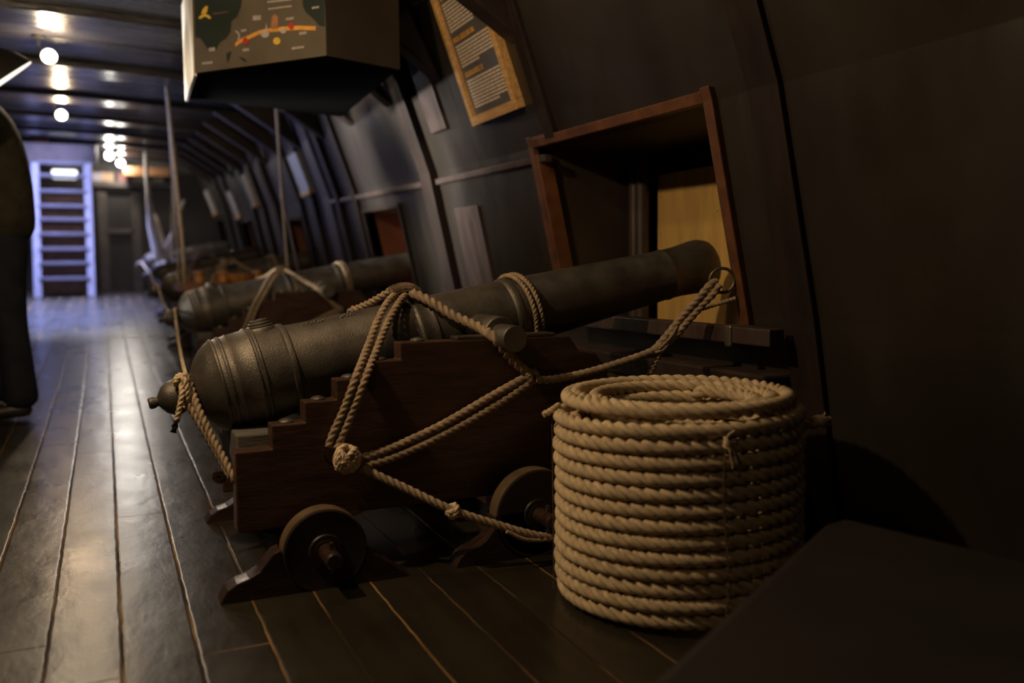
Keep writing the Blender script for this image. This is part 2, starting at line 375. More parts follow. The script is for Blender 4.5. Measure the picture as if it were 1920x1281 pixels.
def port(k, y0, y1, z0, z1, depth, frame, board):
    e = empty('window_%d' % k, (Wl(z0), (y0 + y1) / 2, z0 + sh((y0 + y1) / 2))); e['kind'] = 'structure'
    s0, s1 = sh(y0), sh(y1); xo = Wl(z0) + depth; loc = e.location
    def q(mb, a, b, c, d): return mb.add([a, b, c, d], [(0, 1, 2, 3)])
    m = MB()
    def Y(y, x, z): return (x, y, z + sh(y))
    q(m, Y(y0, Wl(z0), z0), Y(y0, xo, z0), Y(y0, xo, z1), Y(y0, Wl(z1), z1)); q(m, Y(y1, Wl(z0), z0), Y(y1, xo, z0), Y(y1, xo, z1), Y(y1, Wl(z1), z1))
    q(m, Y(y0, Wl(z1), z1), Y(y1, Wl(z1), z1), Y(y1, xo, z1), Y(y0, xo, z1)); q(m, Y(y0, Wl(z0), z0), Y(y1, Wl(z0), z0), Y(y1, xo, z0), Y(y0, xo, z0))
    q(m, Y(y0, xo, z0), Y(y1, xo, z0), Y(y1, xo, z1), Y(y0, xo, z1))
    o = m.build('port_lining', 'inner' if not board else 'redboard', e, loc=loc); o.location = (0, 0, 0)
    m = MB(); wf = .042 if k == 1 else .03
    strip(m, y0 - wf, y0, z0, z1 + wf, .022, sink=.06); strip(m, y1, y1 + wf, z0, z1 + wf, .022, sink=.06); strip(m, y0, y1, z1, z1 + wf * .8, .022, sink=.06)
    o = m.build('port_frame', frame, e, loc=loc, bevel=.004); o.location = (0, 0, 0)
    if k == 1:
        m = MB(); m.box(Wl(z0) - .01, Wl(z0) + .05, y1 - .03, y1 - .002, z0, z1 - .01)
        m = MB(); zz = [z0, .65, .95, z1 - .002]; vs = []; fs = []
        for z in zz:
            for x_ in (Wl(z) - .015, Wl(z) + .045):
                for y_ in (y1 - .026, y1 - .002): vs.append((x_, y_, z))
        for i_ in range(3):
            a = i_ * 4; b = a + 4; fs += [(a, a + 1, b + 1, b), (a, a + 2, b + 2, b), (a + 2, a + 3, b + 3, b + 2), (a + 1, a + 3, b + 3, b + 1)]
        m.add(vs, fs); o = m.build('port_reveal', frame, e, loc=loc); o.location = (0, 0, 0)
    if board:
        m = MB(); m.box(xo - .05, xo - .02, y0 + .01, y1 - .01, z0 + .02 + s0, z1 - .02 + s0)
        o = m.build('port_lid', board, e, loc=loc); o.location = (0, 0, 0)
for i, p in enumerate(PORTS): port(i + 1, *p, .62 if i else .50, 'frame_wood' if i == 0 else 'timber', None if i == 0 else 'redboard')
# plywood closing board and posts inside the first port
pb = MB(); pb.box(2.06, 2.075, 2.13, 3.115, .575, 1.17)
for (y, z) in ((2.55, .98), (2.72, 1.0), (3.09, 1.08), (3.09, .93)): pb.box(2.056, 2.066, y, y + .006, z, z + .006)
tag(pb.build('plywood_board', 'ply'), 'bare yellow plywood board closing the gun port behind the nearest cannon muzzle', 'board')
mb = MB()
for y in (3.175, 3.125): mb.lathe([(0, .028), (.66, .028)], 12, Matrix.Translation((1.99, y, .57)) @ Matrix.Rotation(-PI / 2, 4, 'Y'))
tag(mb.build('port_post', 'timber_light', smooth=.8), 'dark rounded upright post inside the open gun port, left of the plywood board', 'post')

# ceiling: crosswise boards with a camber, deeper every few boards; a hatch is left open over the ladder
HC = 2.10
def camber(x): return -.013 * (x + 1.5) ** 2
def cz(x, y, d=0): return HC + sh(y) + camber(x) - d
HATCH = (-1.25, -.05, 12.3, 14.4)
mb = MB(); y = -1.5; k = 0; rnd = random.Random(3)
while y < 15.3:
    wdt = rnd.uniform(.24, .42); deep = .045 if k % 4 == 0 else rnd.choice([0, .006, .012]); y1 = min(y + wdt, 15.35); g = .010
    xsplit = [-3.4, -2.4, HATCH[0], HATCH[1], .6, 1.0, 1.4]
    for x0, x1 in zip(xsplit, xsplit[1:]):
        if x0 >= HATCH[0] - .01 and x1 <= HATCH[1] + .01 and y1 > HATCH[2] and y < HATCH[3]: continue
        a = [(x, yy, cz(x, yy, dd)) for yy, dd in ((y + g, deep), (y1, deep), (y + g, -.06), (y1, -.06)) for x in (x0, x1)]
        mb.add(a, [(0, 1, 3, 2), (4, 6, 7, 5), (0, 4, 5, 1), (2, 3, 7, 6), (0, 2, 6, 4), (1, 5, 7, 3)])
    y = y1; k += 1
structure(mb.build('ceiling', 'ceiling'))
mb = MB(); mb.box(-3.4, 2, -1.5, 12.2, 2.60, 2.64); mb.box(-3.4, 2, 14.5, 15.4, 2.64, 2.68); mb.box(-3.4, -1.27, 12.2, 14.5, 2.6, 2.64); mb.box(-.03, 2, 12.2, 14.5, 2.6, 2.64)
trim(mb, 'timber', 0)
mb = MB()
for a in ((HATCH[0] - .03, HATCH[0], HATCH[2], HATCH[3]), (HATCH[1], HATCH[1] + .03, HATCH[2], HATCH[3]), (HATCH[0], HATCH[1], HATCH[3], HATCH[3] + .03), (HATCH[0], HATCH[1], HATCH[2] - .03, HATCH[2])):
    mb.box(*a, 2.36, 3.1)
trim(mb, 'bulk_frame', .004)
# left side wall (outside the frame) and far bulkhead
mb = MB(); mb.box(-3.45, -3.4, -1.5, 15.4, -.1, 2.7); structure(mb.build('wall_left', 'panel'))
mb = MB(); mb.box(-3.4, 2.0, 15.25, 15.33, .3, 2.7); structure(mb.build('wall_far', 'bulkhead'))
mb = MB(); YB = 15.2
def bb(mb, u0, v0, u1, v1, y=YB, t=.04):
    a = aty(u0, v1, y); b = aty(u1, v0, y); return mb.box(a.x, b.x, y - t / 2, y + t, a.z, b.z)
bb(mb, 190, 352, 199, 545); bb(mb, 253, 352, 262, 545); bb(mb, 190, 346, 262, 358); bb(mb, 199, 430, 253, 438)
trim(mb, 'bulk_frame', .004)
mb = MB(); bb(mb, 232, 316, 318, 329, 14.9, .1); trim(mb, 'beam_orange', .004)
mb = MB(); bb(mb, 172, 344, 330, 350, 15.15, .12); trim(mb, 'bulk_frame', .004)
for (u0, u1, c, lab) in ((174, 191, (.42, .38, .42), 'pale lilac picture panel on the far bulkhead, first from the ladder'), (191, 213, (.50, .34, .20), 'tan picture panel on the far bulkhead, between the lilac and red ones'),
                         (222, 242, (.36, .16, .16), 'red picture panel on the far bulkhead'), (247, 268, (.42, .40, .32), 'beige picture panel on the far bulkhead, left of the hanging sail'),
                         (285, 306, (.42, .43, .36), 'grey-green picture panel on the far bulkhead, right of the hanging sail')):
    mb = MB(); bb(mb, u0, 324, u1, 343, 15.18, .02); o = mb.build('picture_panel', mat('picture_' + str(u0), c, .6, var=.25, scale=9, bump=0))
    tag(o, lab, 'picture', 'picture panels on the far bulkhead')

# slanting knees between the deck head and the leaning wall
for i, y in enumerate([1.2, 3.12, 3.98, 4.75, 5.55, 6.35, 7.15, 7.95, 8.75, 9.55, 10.35, 11.15, 11.95, 12.75, 13.5]):
    zc_ = cz(.90, y) - .05; s_ = sh(y)
    poly = [(Wl(1.62) - .005, 1.62 + s_), (.88, zc_), (1.0, cz(1.0, y) - .05), (Wl(2.0) - .03, cz(1.28, y) - .05)]
    if i in (2, 3): poly = [poly[0], (1.22, 1.785 + s_), (1.22, cz(1.22, y) - .05), poly[3]]
    o = MB().prism(poly, y - .05, y + .05, 'y').build('deck_knee', 'knee', bevel=.006)
    if i < 2: tag(o, ('slanting dark knee timber ending above the printed poster, close to its right edge' if i == 1 else 'slanting dark knee timber high over the coiled rope'), 'timber', 'slanting knees under the deck beams')
    else: tag(o, 'slanting dark knee timber between ceiling and leaning hull wall', 'timber', 'receding slanting knees')

# ------------------------------------------------------------------ the cannons
PITCH = math.radians(11.2)
BM = Matrix.Translation((.091, 2.55, .453)) @ Matrix.Rotation(-PITCH, 4, 'Y')      # the barrel's own axis is +X
def onaxis(s, r=0, a=0): return BM @ Vector((s, r * math.sin(a), r * math.cos(a)))     # a: 0 top, negative towards the camera
def make_cannon():
    root = empty('naval_cannon', (.75, 2.55, 0))
    P = [(.008, .004), (0, .012), (.004, .0155), (.014, .016), (.020, .013), (.024, .0125), (.030, .022), (.040, .036), (.055, .0455), (.064, .047), (.070, .0485), (.076, .047), (.086, .044), (.098, .036),
         (.106, .030), (.112, .030), (.116, .045), (.124, .066), (.136, .086), (.152, .106), (.168, .119), (.180, .1265), (.184, .1305), (.189, .1305), (.192, .1275), (.200, .1290), (.204, .1325), (.209, .1325), (.212, .1300),
         (.222, .1310), (.226, .1338), (.230, .1338), (.234, .1320), (.270, .1345), (.276, .1385), (.281, .1385), (.284, .1340), (.288, .1340), (.291, .1375), (.296, .1375), (.300, .1310), (.340, .1270), (.366, .1250), (.369, .1290), (.376, .1300), (.383, .1285), (.387, .1220),
         (.45, .1190), (.60, .1165), (.745, .1145), (.750, .1180), (.757, .1185), (.764, .1150), (.790, .1140), (.795, .1165), (.800, .1165), (.805, .1120), (1.05, .1075), (1.056, .1120), (1.066, .1130), (1.075, .1110), (1.080, .1055),
         (1.25, .0990), (1.45, .0910), (1.640, .0835), (1.644, .0855), (1.650, .0855), (1.654, .0830), (1.70, .0835), (1.74, .0870), (1.775, .0905), (1.80, .0900), (1.825, .082), (1.835, .070), (1.836, .045), (1.60, .044)]
    bar = MB().lathe(P, 64, BM).build('barrel', 'iron', root, smooth=.6)
    m = MB()
    tc_ = BM @ Vector((.935, 0, -.005)); 
    m.lathe([(0, .034), (.003, .037), (.687, .037), (.69, .034)], 32, Matrix.Translation((tc_.x - .006, 2.205, tc_.z - .020)) @ Matrix.Rotation(PI / 2, 4, 'Z'))
    m.lathe([(0, .046), (.004, .050), (.50, .050), (.504, .046)], 32, Matrix.Translation((tc_.x - .008, 2.298, tc_.z - .012)) @ Matrix.Rotation(PI / 2, 4, 'Z'))
    m.build('trunnion', 'iron', bar, smooth=.6)
    m = MB(); vm = BM @ Matrix.Translation((.325, 0, .123)) @ Matrix.Rotation(-PI / 2, 4, 'Y')
    m.lathe([(-.01, .042), (.006, .040), (.010, .036), (.014, .036), (.016, .030), (.022, .030), (.024, .026), (.030, .025), (.031, .018), (.024, .016)], 32, vm); m.build('vent_boss', 'iron', bar, smooth=.7)
    m = MB(); rr = random.Random(5)
    for k in range(26):
        s_ = .43 + .0042 * k + (.045 if k > 15 else 0); a = -.30 + rr.uniform(-.07, .07)
        c = BM @ Vector((s_, .119 * math.sin(a), .119 * math.cos(a))); m.lathe([(-.003, .001), (-.001, .0034), (.002, .003), (.0035, .001)], 8, Matrix.Translation(c) @ Matrix.Rotation(-PI / 2, 4, 'Y'))
        if k in (15, 25): m.build('cast_mark', 'iron', bar, smooth=.8); m = MB()
    prof = [(.274, .147), (.276, .352), (.366, .352), (.366, .413), (.450, .413), (.450, .466), (.533, .466), (.533, .518), (.612, .518), (.612, .561), (.707, .561), (.707, .607), (1.215, .605), (1.245, .56), (1.30, .55), (1.34, .50), (1.36, .147),
            (1.12, .147), (1.05, .165), (.60, .165), (.55, .147)]
    for y0, dx in ((2.29, 0), (2.745, .018)):
        c = MB().prism([(x + dx if x < 1.3 else x, z) for x, z in prof], y0, y0 + .065, 'y').build('cheek', 'red_wood', root, bevel=.0035)
        for (x, z) in ((.408, .413), (.491, .466), (.573, .518), (.655, .561), (.765, .607)):
            MB().lathe([(-.004, .020), (.003, .020), (.007, .016), (.010, .008), (.0108, .001)], 20, Matrix.Translation((x, y0 + .034, z)) @ Matrix.Rotation(-PI / 2, 4, 'Y')).build('bolt', 'iron_strap', c, smooth=.7)
        for xa, xb in ((.87, .985), (1.06, 1.17)): MB().box(xa, xb, y0 + .004, y0 + .061, .607, .616).build('cap_square', 'iron_strap', root, bevel=.002)
    MB().box(.288, .52, 2.357, 2.743, .255, .383).build('breech_block', 'grey_wood', root, bevel=.005)
    MB().box(.60, .66, 2.357, 2.743, .16, .40).build('transom', 'red_wood', root, bevel=.004)
    for (x, z, r) in ((.470, .107, .104), (1.055, .128, .122)):
        a = MB().box(x - .04, x + .04, 2.262, 2.838, z - .035, .166); a.build('axletree', 'red_wood', root, bevel=.004)
        a = MB().lathe([(0, .017), (.004, .021), (.088, .021), (.088, .029), (.97 - .088, .029), (.97 - .088, .021), (.966, .021), (.97, .017)], 24, Matrix.Translation((x, 2.085, z)) @ Matrix.Rotation(PI / 2, 4, 'Z'))
        ax = a.build('axle', 'chock_wood', root, smooth=.6)
        for y in (2.12, 3.005): MB().beam((x - .0, y, z - .038), (x + .0, y, z + .038), .009, .009, (1, 0, 0)).build('linch_pin', 'iron_strap', ax)
        for y in (2.178, 2.902):
            wmx = Matrix.Translation((x, y, z)) @ Matrix.Rotation(PI / 2, 4, 'Z')
            wh = MB().lathe([(-.002, .022), (-.002, .040), (.002, .043), (.002, r - .010), (.0, r - .004), (.002, r), (.058, r), (.060, r - .004), (.060, .022)], 48, wmx).build('wheel', 'wheel_wood', root, smooth=.5)
            MB().lathe([(.004, r - .001), (.005, r + .0016), (.054, r + .0016), (.055, r - .001)], 48, wmx, cap=False).build('wheel_lit_band', 'wheel_rim_lit', wh, smooth=.5)  # thin band whose paler colour stands for light on the tread
    return root
def chock(x, zc, r, y0, sc):
    pts = [(-.258, 0), (-.250, .022), (-.236, .043), (-.214, .056), (-.186, .064), (-.160, .078), (-.142, .100), (-.126, .118), (-.108, .124)]
    P = [(x + a * sc, b * sc) for a, b in pts]
    P = [p for p in P if p[0] < x - r * .9]
    za = P[-1][1]; a0 = math.atan2(za - zc, -(r + .003)); 
    for k in range(0, 25):
        a = PI - .05 + (PI + .02) * k / 24 if True else a0
        P.append((x + (r + .003) * math.cos(a), max(.003, zc + (r + .003) * math.sin(a))))
    P += [(x + .125 * sc, .085 * sc), (x + .228 * sc, .006), (x + .23 * sc, 0)]
    return MB().prism(P, y0, y0 + .062, 'y')
CANNONS = [('nearest black iron cannon on a stepped red-brown carriage, beside the rope coil', (0, 0)),
           ('second cannon of the row, blurred breech just behind the nearest one', (.18, 3.0)),
           ('third cannon of the row, its breech seen just left of the hanging mess table', (.24, 5.85)),
           ('fourth cannon of the row, just in front of the white hanging sail', (.30, 8.8)),
           ('farthest cannon, catching blue daylight under the hanging white sail', (.31, 11.4))]
proto = make_cannon()
OFF = []
for i, (lab, (dx, dy)) in enumerate(CANNONS):
    o = proto if i == 0 else copy_tree(proto)
    off = Vector((dx, dy, sh(2.55 + dy) - (0 if i == 0 else 0))); OFF.append(off if i else Vector((0, 0, 0)))
    if i: o.location = Vector(proto.location) + off
    tag(o, lab, 'cannon', 'cannons along the hull wall')
names = ['the nearest', 'the second', 'the third', 'the fourth', 'the farthest']
for (x, zc, r, y0, sc, what, only) in ((.470, .107, .104, 2.180, 1.0, 'rear near wheel', 5), (1.055, .128, .122, 2.180, .95, 'front near wheel', 2), (.505, .107, .104, 2.897, 1.0, 'rear far wheel', 5), (1.055, .128, .122, 2.897, .95, 'front far wheel', 1)):
    c0 = chock(x, zc, r, y0, sc).build('wheel_chock', 'chock_wood', bevel=.003)
    for i in range(only):
        c = c0 if i == 0 else c0.copy()
        if i: COL.objects.link(c); c.location = c0.location + OFF[i]
        tag(c, 'curved dark wooden chock under the %s of %s cannon' % (what, names[i]), 'chock', 'wooden wheel chocks')

# ------------------------------------------------------------------ ropes on the first cannon (points lie where the ropes hang in the room)
def pts(*q): return [aty(u, v, y) for u, v, y in q]
def rope_thing(name, paths, r, m, label, group=None, nlow=0, **k):
    o = ropeobj(name, paths, r, m, **k); return tag(o, label, 'rope', group)
def knot(name, c, R_, r, m, parent, seed=1, n=6, squash=.8):
    rr = random.Random(seed); mb = MB(); c = Vector(c)
    for k in range(n):
        ax = Vector((rr.uniform(-1, 1), rr.uniform(-1, 1), rr.uniform(-1, 1))).normalized()
        off = ax * rr.uniform(-.25, .25) * R_
        p = ringpts(c + off, ax, R_ * rr.uniform(.82, 1.0), 20)
        p = [c + Vector(((q - c).x, (q - c).y * squash, (q - c).z)) for q in p]
        rope(mb, spline(p, r * .6), r, nv=12)
    return mb.build(name, m, parent, smooth=1.2)
# 1 doubled gun lashing from the whipping over the barrel down to the block knot
e = empty('gun_lashing', (.62, 2.26, .35)); 
A = [(748, 549, 2.52), (728, 566, 2.46), (708, 603, 2.405), (690, 650, 2.345), (668, 706, 2.268), (645, 768, 2.262), (625, 812, 2.26), (616, 838, 2.262)]
B = [(760, 553, 2.50), (744, 575, 2.44), (724, 612, 2.39), (706, 658, 2.33), (684, 712, 2.262), (661, 772, 2.256), (641, 820, 2.254), (630, 842, 2.256)]
ropeobj('rope_fall', [pts(*A), pts(*B)], .0118, 'rope_dark', e)
ropeobj('upper_rope', [pts((772, 549, 2.50), (800, 562, 2.46), (850, 592, 2.40), (900, 615, 2.33), (930, 636, 2.262), (955, 668, 2.262), (980, 692, 2.262), (1000, 708, 2.262))], .0165, 'rope_dark', e, pitch=4.2)
ropeobj('lower_rope', [pts((672, 862, 2.262), (740, 838, 2.262), (830, 796, 2.262), (920, 744, 2.262), (995, 702, 2.262)), pts((676, 876, 2.258), (745, 855, 2.258), (838, 812, 2.258), (930, 760, 2.258), (1003, 712, 2.258))], .0125, 'rope_dark', e)
m = MB(); wc = pts((736, 552, 2.515), (752, 546, 2.515), (768, 546, 2.515), (780, 553, 2.515))
for i, p in enumerate(spline(wc, .0042)):
    q = spline(wc, .0042); t = (q[min(i + 1, len(q) - 1)] - q[max(i - 1, 0)]).normalized(); rope(m, ringpts(p, t, .0225, 18), .0026, lay=0, nv=6)
rope(m, spline(wc, .01), .021, lay=0, nv=14)
m.build('whipping', 'rope_dark', e, smooth=1.1)
ropeobj('back_strand', [pts((775, 550, 2.53), (758, 538, 2.53), (740, 541, 2.535), (715, 556, 2.57), (690, 570, 2.62), (672, 578, 2.655), (655, 590, 2.69), (650, 660, 2.70))], .0125, 'rope_dark', e)
knot('block_knot', aty(650, 861, 2.235), .034, .0085, 'rope_pale', e, 3, 8, .7)
for u, v, a_, b_ in ((633, 850, .033, .0035), (1005, 706, .022, .0045)): m = MB(); rope(m, ringpts(aty(u, v, 2.262), (.2, 1, .15), a_, 24), b_, lay=0, nv=8); m.build('iron_thimble', 'iron_black', e, smooth=1)
knot('end_hitch', aty(998, 706, 2.25), .016, .008, 'rope_dark', e, 5, 4, .8)
tag(e, 'doubled brown rope lashing over the nearest cannon barrel, knotted on its carriage side', 'rope', 'gun lashings')
# 2 loop round the barrel
m = MB()
for s_, rr_ in ((1.088, .124), (1.108, .1235)):
    c = BM @ Vector((s_, 0, -.008)); ax = (BM.to_3x3() @ Vector((1, .10, 0))); rope(m, spline(ringpts(c, ax, rr_, 40), .004), .0085)
loop = tag(m.build('barrel_loop_rope', 'rope_dark', smooth=1.2), 'doubled thin rope wound once round the nearest cannon barrel, ahead of the trunnion', 'rope', 'rope loops round the barrels')
# 3 lower fall with a stopper knot
e2 = empty('stopper_rope', (.9, 2.15, .1))
ropeobj('rope_fall', [pts((672, 876, 2.25), (690, 884, 2.24), (760, 916, 2.20), (848, 957, 2.15), (930, 984, 2.13), (985, 1000, 2.12), (1030, 1008, 2.12), (1110, 1010, 2.14))], .0128, 'rope_dark', e2)
knot('stopper_knot', aty(849, 958, 2.15), .017, .0085, 'rope_pale', e2, 9, 3, .8)
ropeobj('loose_strand', [pts((950, 997, 2.10), (985, 1012, 2.10), (1020, 1013, 2.11), (1060, 1006, 2.12))], .006, 'rope_dark', e2)
tag(e2, 'low slanting single rope with a stopper knot beside the nearest cannon carriage', 'rope')
# 4 breeching to the ring bolt in the wall
rb = empty('ring_bolt', tuple(atx(1378, 508, 1.64)))
pc = atx(1376, 510, 1.655)
MB().lathe([(0, .004), (.002, .011), (.012, .012), (.020, .008), (.055, .007)], 16, Matrix.Translation(pc)).build('bolt', 'iron_strap', rb, smooth=.7)
rc = atx(1354, 526, 1.625); m = MB(); rope(m, spline(ringpts(rc, (.55, 1, 0), .035, 30), .004), .0048, lay=0, nv=10); m.build('ring', 'iron_strap', rb, smooth=1)
tag(rb, 'iron eye bolt and ring on the right side of the gun port, holding the rope', 'ring bolt')
e3 = empty('breeching_rope', (1.3, 2.2, .6)); RX = rc.y
ropeobj('rope_leg', [pts((1004, 712, 2.24), (1035, 712, 2.235), (1100, 699, 2.225), (1170, 678, 2.21), (1215, 662, 2.20), (1240, 648, 2.19))], .0125, 'rope_dark', e3)
ropeobj('spliced_bight', [pts((1228, 655, 2.20), (1252, 628, 2.19), (1280, 593, 2.17), (1310, 560, RX + .015), (1330, 536, RX), (1343, 528, RX)),
                          pts((1232, 662, 2.195), (1262, 634, 2.18), (1290, 602, 2.16), (1318, 570, RX + .01), (1340, 548, RX - .01), (1348, 535, RX - .01))], .0125, 'rope_dark', e3)
m = MB(); rope(m, spline(pts((1240, 648, 2.19), (1262, 616, 2.18), (1248, 652, 2.175), (1228, 662, 2.185)), .005), .005); rope(m, spline(pts((1236, 655, 2.18), (1258, 632, 2.17), (1270, 612, 2.17)), .005), .0045)
rope(m, spline(pts((1240, 660, 2.19), (1225, 688, 2.20), (1215, 706, 2.21)), .006), .008)
m.build('seizing', 'rope_dark', e3, smooth=1.2)
ropeobj('hauling_part', [[*pts((1300, 585, 2.2)), atx(1340, 572, 1.66), atx(1390, 556, 1.72)]], .007, 'rope_dark', e3)
tag(e3, 'brown rope running from the nearest carriage up to the ring beside the gun port', 'rope')
# 5 rope from the cascabel down to the carriage tail
e4 = empty('cascabel_rope', (.2, 2.5, .4)); nc = BM @ Vector((.106, 0, 0))
ropeobj('neck_loop', [ringpts(nc, BM.to_3x3() @ Vector((1, 0, 0)), .046, 30)], .0135, 'rope_dark', e4)
ropeobj('rope_fall', [pts((352, 712, 2.51), (360, 735, 2.49), (374, 772, 2.45), (396, 818, 2.42), (420, 862, 2.38), (442, 902, 2.345)), pts((346, 742, 2.49), (366, 778, 2.47), (392, 822, 2.44), (415, 862, 2.41), (434, 896, 2.37))], .0115, 'rope_dark', e4)
knot('tail_tuft', aty(411, 895, 2.62), .016, .006, 'rope_dark', e4, 8, 5, 1)
tag(e4, 'thick brown rope looped on the nearest cannon neck and led down behind its carriage', 'rope')
# pale guard lines from knob to knob
def guard(i, lab):
    a = (BM @ Vector((.106, -.02, .05))) + OFF[i]; b = (BM @ Vector((.100, 0, .045))) + OFF[i + 1]
    e = empty('guard_line', tuple(a)); L = (b - a).length; N_ = 14; sag = [.05, .09, .05, .03][i]
    p = [a.lerp(b, k / N_) - Vector((0, 0, sag * 4 * (k / N_) * (1 - k / N_))) for k in range(N_ + 1)]
    ropeobj('line', [p], .0075, 'rope_pale', e, step=.01 if i == 0 else .03, nv=12 if i == 0 else 6, lay=3 if i == 0 else 0)
    if i == 0:
        knot('hitch', aty(340, 714, 2.50), .018, .0075, 'rope_pale', e, 4, 5, .9)
        ropeobj('tail', [pts((340, 718, 2.49), (341, 740, 2.475), (336, 768, 2.47), (331, 790, 2.47))], .0085, 'rope_pale', e)
        ropeobj('hitch_turn', [pts((333, 708, 2.50), (345, 712, 2.48), (352, 735, 2.475), (352, 752, 2.48), (348, 765, 2.50))], .0085, 'rope_pale', e)
        tubeobj('taped_end', [pts((331, 788, 2.47), (327, 804, 2.47), (325, 811, 2.47))], .0092, 'black_tape', e, 10)
    tag(e, lab, 'rope', 'pale guard lines')
guard(0, 'pale guard line between the nearest and second cannon knobs, with a black taped end')
guard(1, 'pale guard line between the second and third cannon knobs')
guard(2, 'pale guard line between the third and fourth cannon knobs')
guard(3, 'pale guard line between the fourth and farthest cannon knobs')
# the same lashings on the cannons behind
for i in (1, 2, 3):
    c = copy_tree(e); c.location = e.location + OFF[i]
    tag(c, 'blurred rope lashing looped over the barrel of %s cannon' % names[i], 'rope', 'gun lashings')
    if i < 3: c = loop.copy(); COL.objects.link(c); c.location = loop.location + OFF[i]; tag(c, 'rope wound round the barrel of %s cannon' % names[i], 'rope', 'rope loops round the barrels')

# square bar and iron strap along the port sill
bar = empty('port_bar', (1.60, 2.3, .58))
m = MB(); a = atx(1462, 612, 1.63); b = atx(1175, 590, 1.63); m.beam((1.635, 1.90, .606), (1.635, 3.05, .606), .052, .048); m.build('square_bar', 'timber_light', bar, bevel=.004)
m = MB(); m.beam((1.635, 2.055, .602), (1.635, 2.085, .602), .066, .062); m.box(1.63, 1.695, 2.055, 2.085, .56, .63); m.build('bar_strap', 'iron_strap', bar, bevel=.006)
tag(bar, 'square dark wooden bar with an iron strap along the nearest gun port sill', 'bar')

# ------------------------------------------------------------------ the coil of new rope
co = empty('rope_coil', (1.245, 1.80, 0)); RR = .0178; cx0, cy0 = 1.245, 1.80
path = []; turns = 13; z0 = .0178; pz = .0345; a0 = math.radians(20)
def cp(a, r, z): return Vector((cx0 + r * math.cos(a), cy0 + r * math.sin(a), z))
rrn = random.Random(11); N1 = 90
wob = [[rrn.uniform(-.003, .003) for _ in range(8)] for _ in range(20)]
for k in range(turns * N1):
    t = k / N1; i = int(t); f = (t - i) * 8; j = int(f) % 8; wv = wob[i][j] * (1 - (f % 1)) + wob[i if j < 7 else i + 1][(j + 1) % 8] * (f % 1)
    path.append(cp(a0 + 2 * PI * t, .281 + wv - .010 * max(0, 1 - t), z0 + pz * t))
zt = z0 + pz * turns; aa = a0
for k in range(1, 46): f = k / 45; path.append(cp(aa + 1.0 * f, .281 - .018 * f, zt + .008 * math.sin(PI * f / 2) + .014 * f))
aa += 1.0
for k in range(1, N1 + 1): f = k / N1; path.append(cp(aa + 5.6 * f, .263 - .004 * f, zt + .022 + .006 * f))
aa += 5.6
for k in range(1, 2 * N1): f = k / (2 * N1); path.append(cp(aa + 2 * PI * 2 * f, .259 - .036 * min(1, f * 3) - .036 * max(0, min(1, f * 3 - 1.2)), zt + .028 - .016 * f))
aa += 4 * PI
for k in range(1, 5 * N1): f = k / (5 * N1); path.append(cp(aa + 2 * PI * 5 * f, .187 + .012 * min(1, f * 6), zt - .004 - .19 * f))
m = MB(); rope(m, spline(path, .0065), RR, nv=24, pitch=5.3); m.build('coiled_rope', 'rope', co, smooth=1.3)
m = MB(); rope(m, [cp(2 * PI * k / 60, .248, z0 + .02 + pz * k / 60) for k in range(60 * 12)], RR * .95, nv=9, pitch=5.3); m.build('inner_layer', 'rope', co, smooth=1.3)
m = MB(); q = MB(); s0 = cp(math.radians(-52), .275, zt + .0)
endp = atplane(1520, 795, Vector((cx0, cy0, 0)), Vector((cx0, cy0, 0)).normalized()); endc = aty(1524, 795, 1.66)
rope(m, spline([endc + Vector((-.07, .02, .0)), endc + Vector((-.02, .0, .002)), endc + Vector((.022, -.012, .008))], .005), .017)
for k in range(60):
    a = rrn.uniform(0, 2 * PI); r_ = rrn.uniform(0, .015); st = endc + Vector((.02, -.01 + r_ * math.cos(a), .008 + r_ * math.sin(a)))
    m.beam(st, st + Vector((rrn.uniform(.008, .018), rrn.uniform(-.008, .008), rrn.uniform(-.010, .010))), .0012, .0012)
m.build('frayed_end', 'rope', co, smooth=1.2)
def tie(name, ang, zlo, zhi, r=.2995, tr=.0021):
    a = math.radians(ang); p = [cp(a + .02 * math.sin(6 * f), r + .001, zlo + (zhi - zlo) * f) for f in [k / 12 for k in range(13)]]
    p += [cp(a, r - .018, zhi + .045), cp(a, r - .045, zhi + .050), cp(a, r - .085, zhi + .036)]
    m = MB(); rope(m, spline(p, .006), tr, nv=8); return m
def ang_of(u, v):                                        # where a picture point meets the coil's side
    d = ray(u, v); best = None
    for k in range(3600):
        a = 2 * PI * k / 3600; p = cp(a, .3, 0); n_ = Vector((math.cos(a), math.sin(a), 0))
        if n_.dot(d) > 0: continue
        t = p.x / d.x if abs(d.x) > 1e-6 else 0; e_ = abs(d.y * t - p.y)
        if best is None or e_ < best[0]: best = (e_, math.degrees(a))
    return best[1]
t1 = ang_of(1362, 830); t2 = ang_of(1036, 800)
tie('twine_tie', t1, .02, .43).build('twine_tie', 'twine', co, smooth=1); tie('twine_tie', t2, .02, .43).build('twine_tie', 'twine', co, smooth=1)
kp = cp(math.radians(t1), .308, .432); m = MB()
for k in range(3): rope(m, spline(ringpts(kp + Vector((0, 0, .006 * (k - 1))), (.3 * k, -.4, .8), .0085, 12), .003), .0035)
rope(m, spline([kp, kp + Vector((-.006, -.008, .018)), kp + Vector((.012, -.004, .026))], .004), .0028)
rope(m, spline([kp, kp + Vector((.008, -.010, -.018)), kp + Vector((.018, -.008, -.040))], .004), .0034); rope(m, spline([kp, kp + Vector((-.002, -.010, -.016)), kp + Vector((.006, -.010, -.052))], .004), .0028)
m.build('twine_knot', 'rope_pale', co, smooth=1)
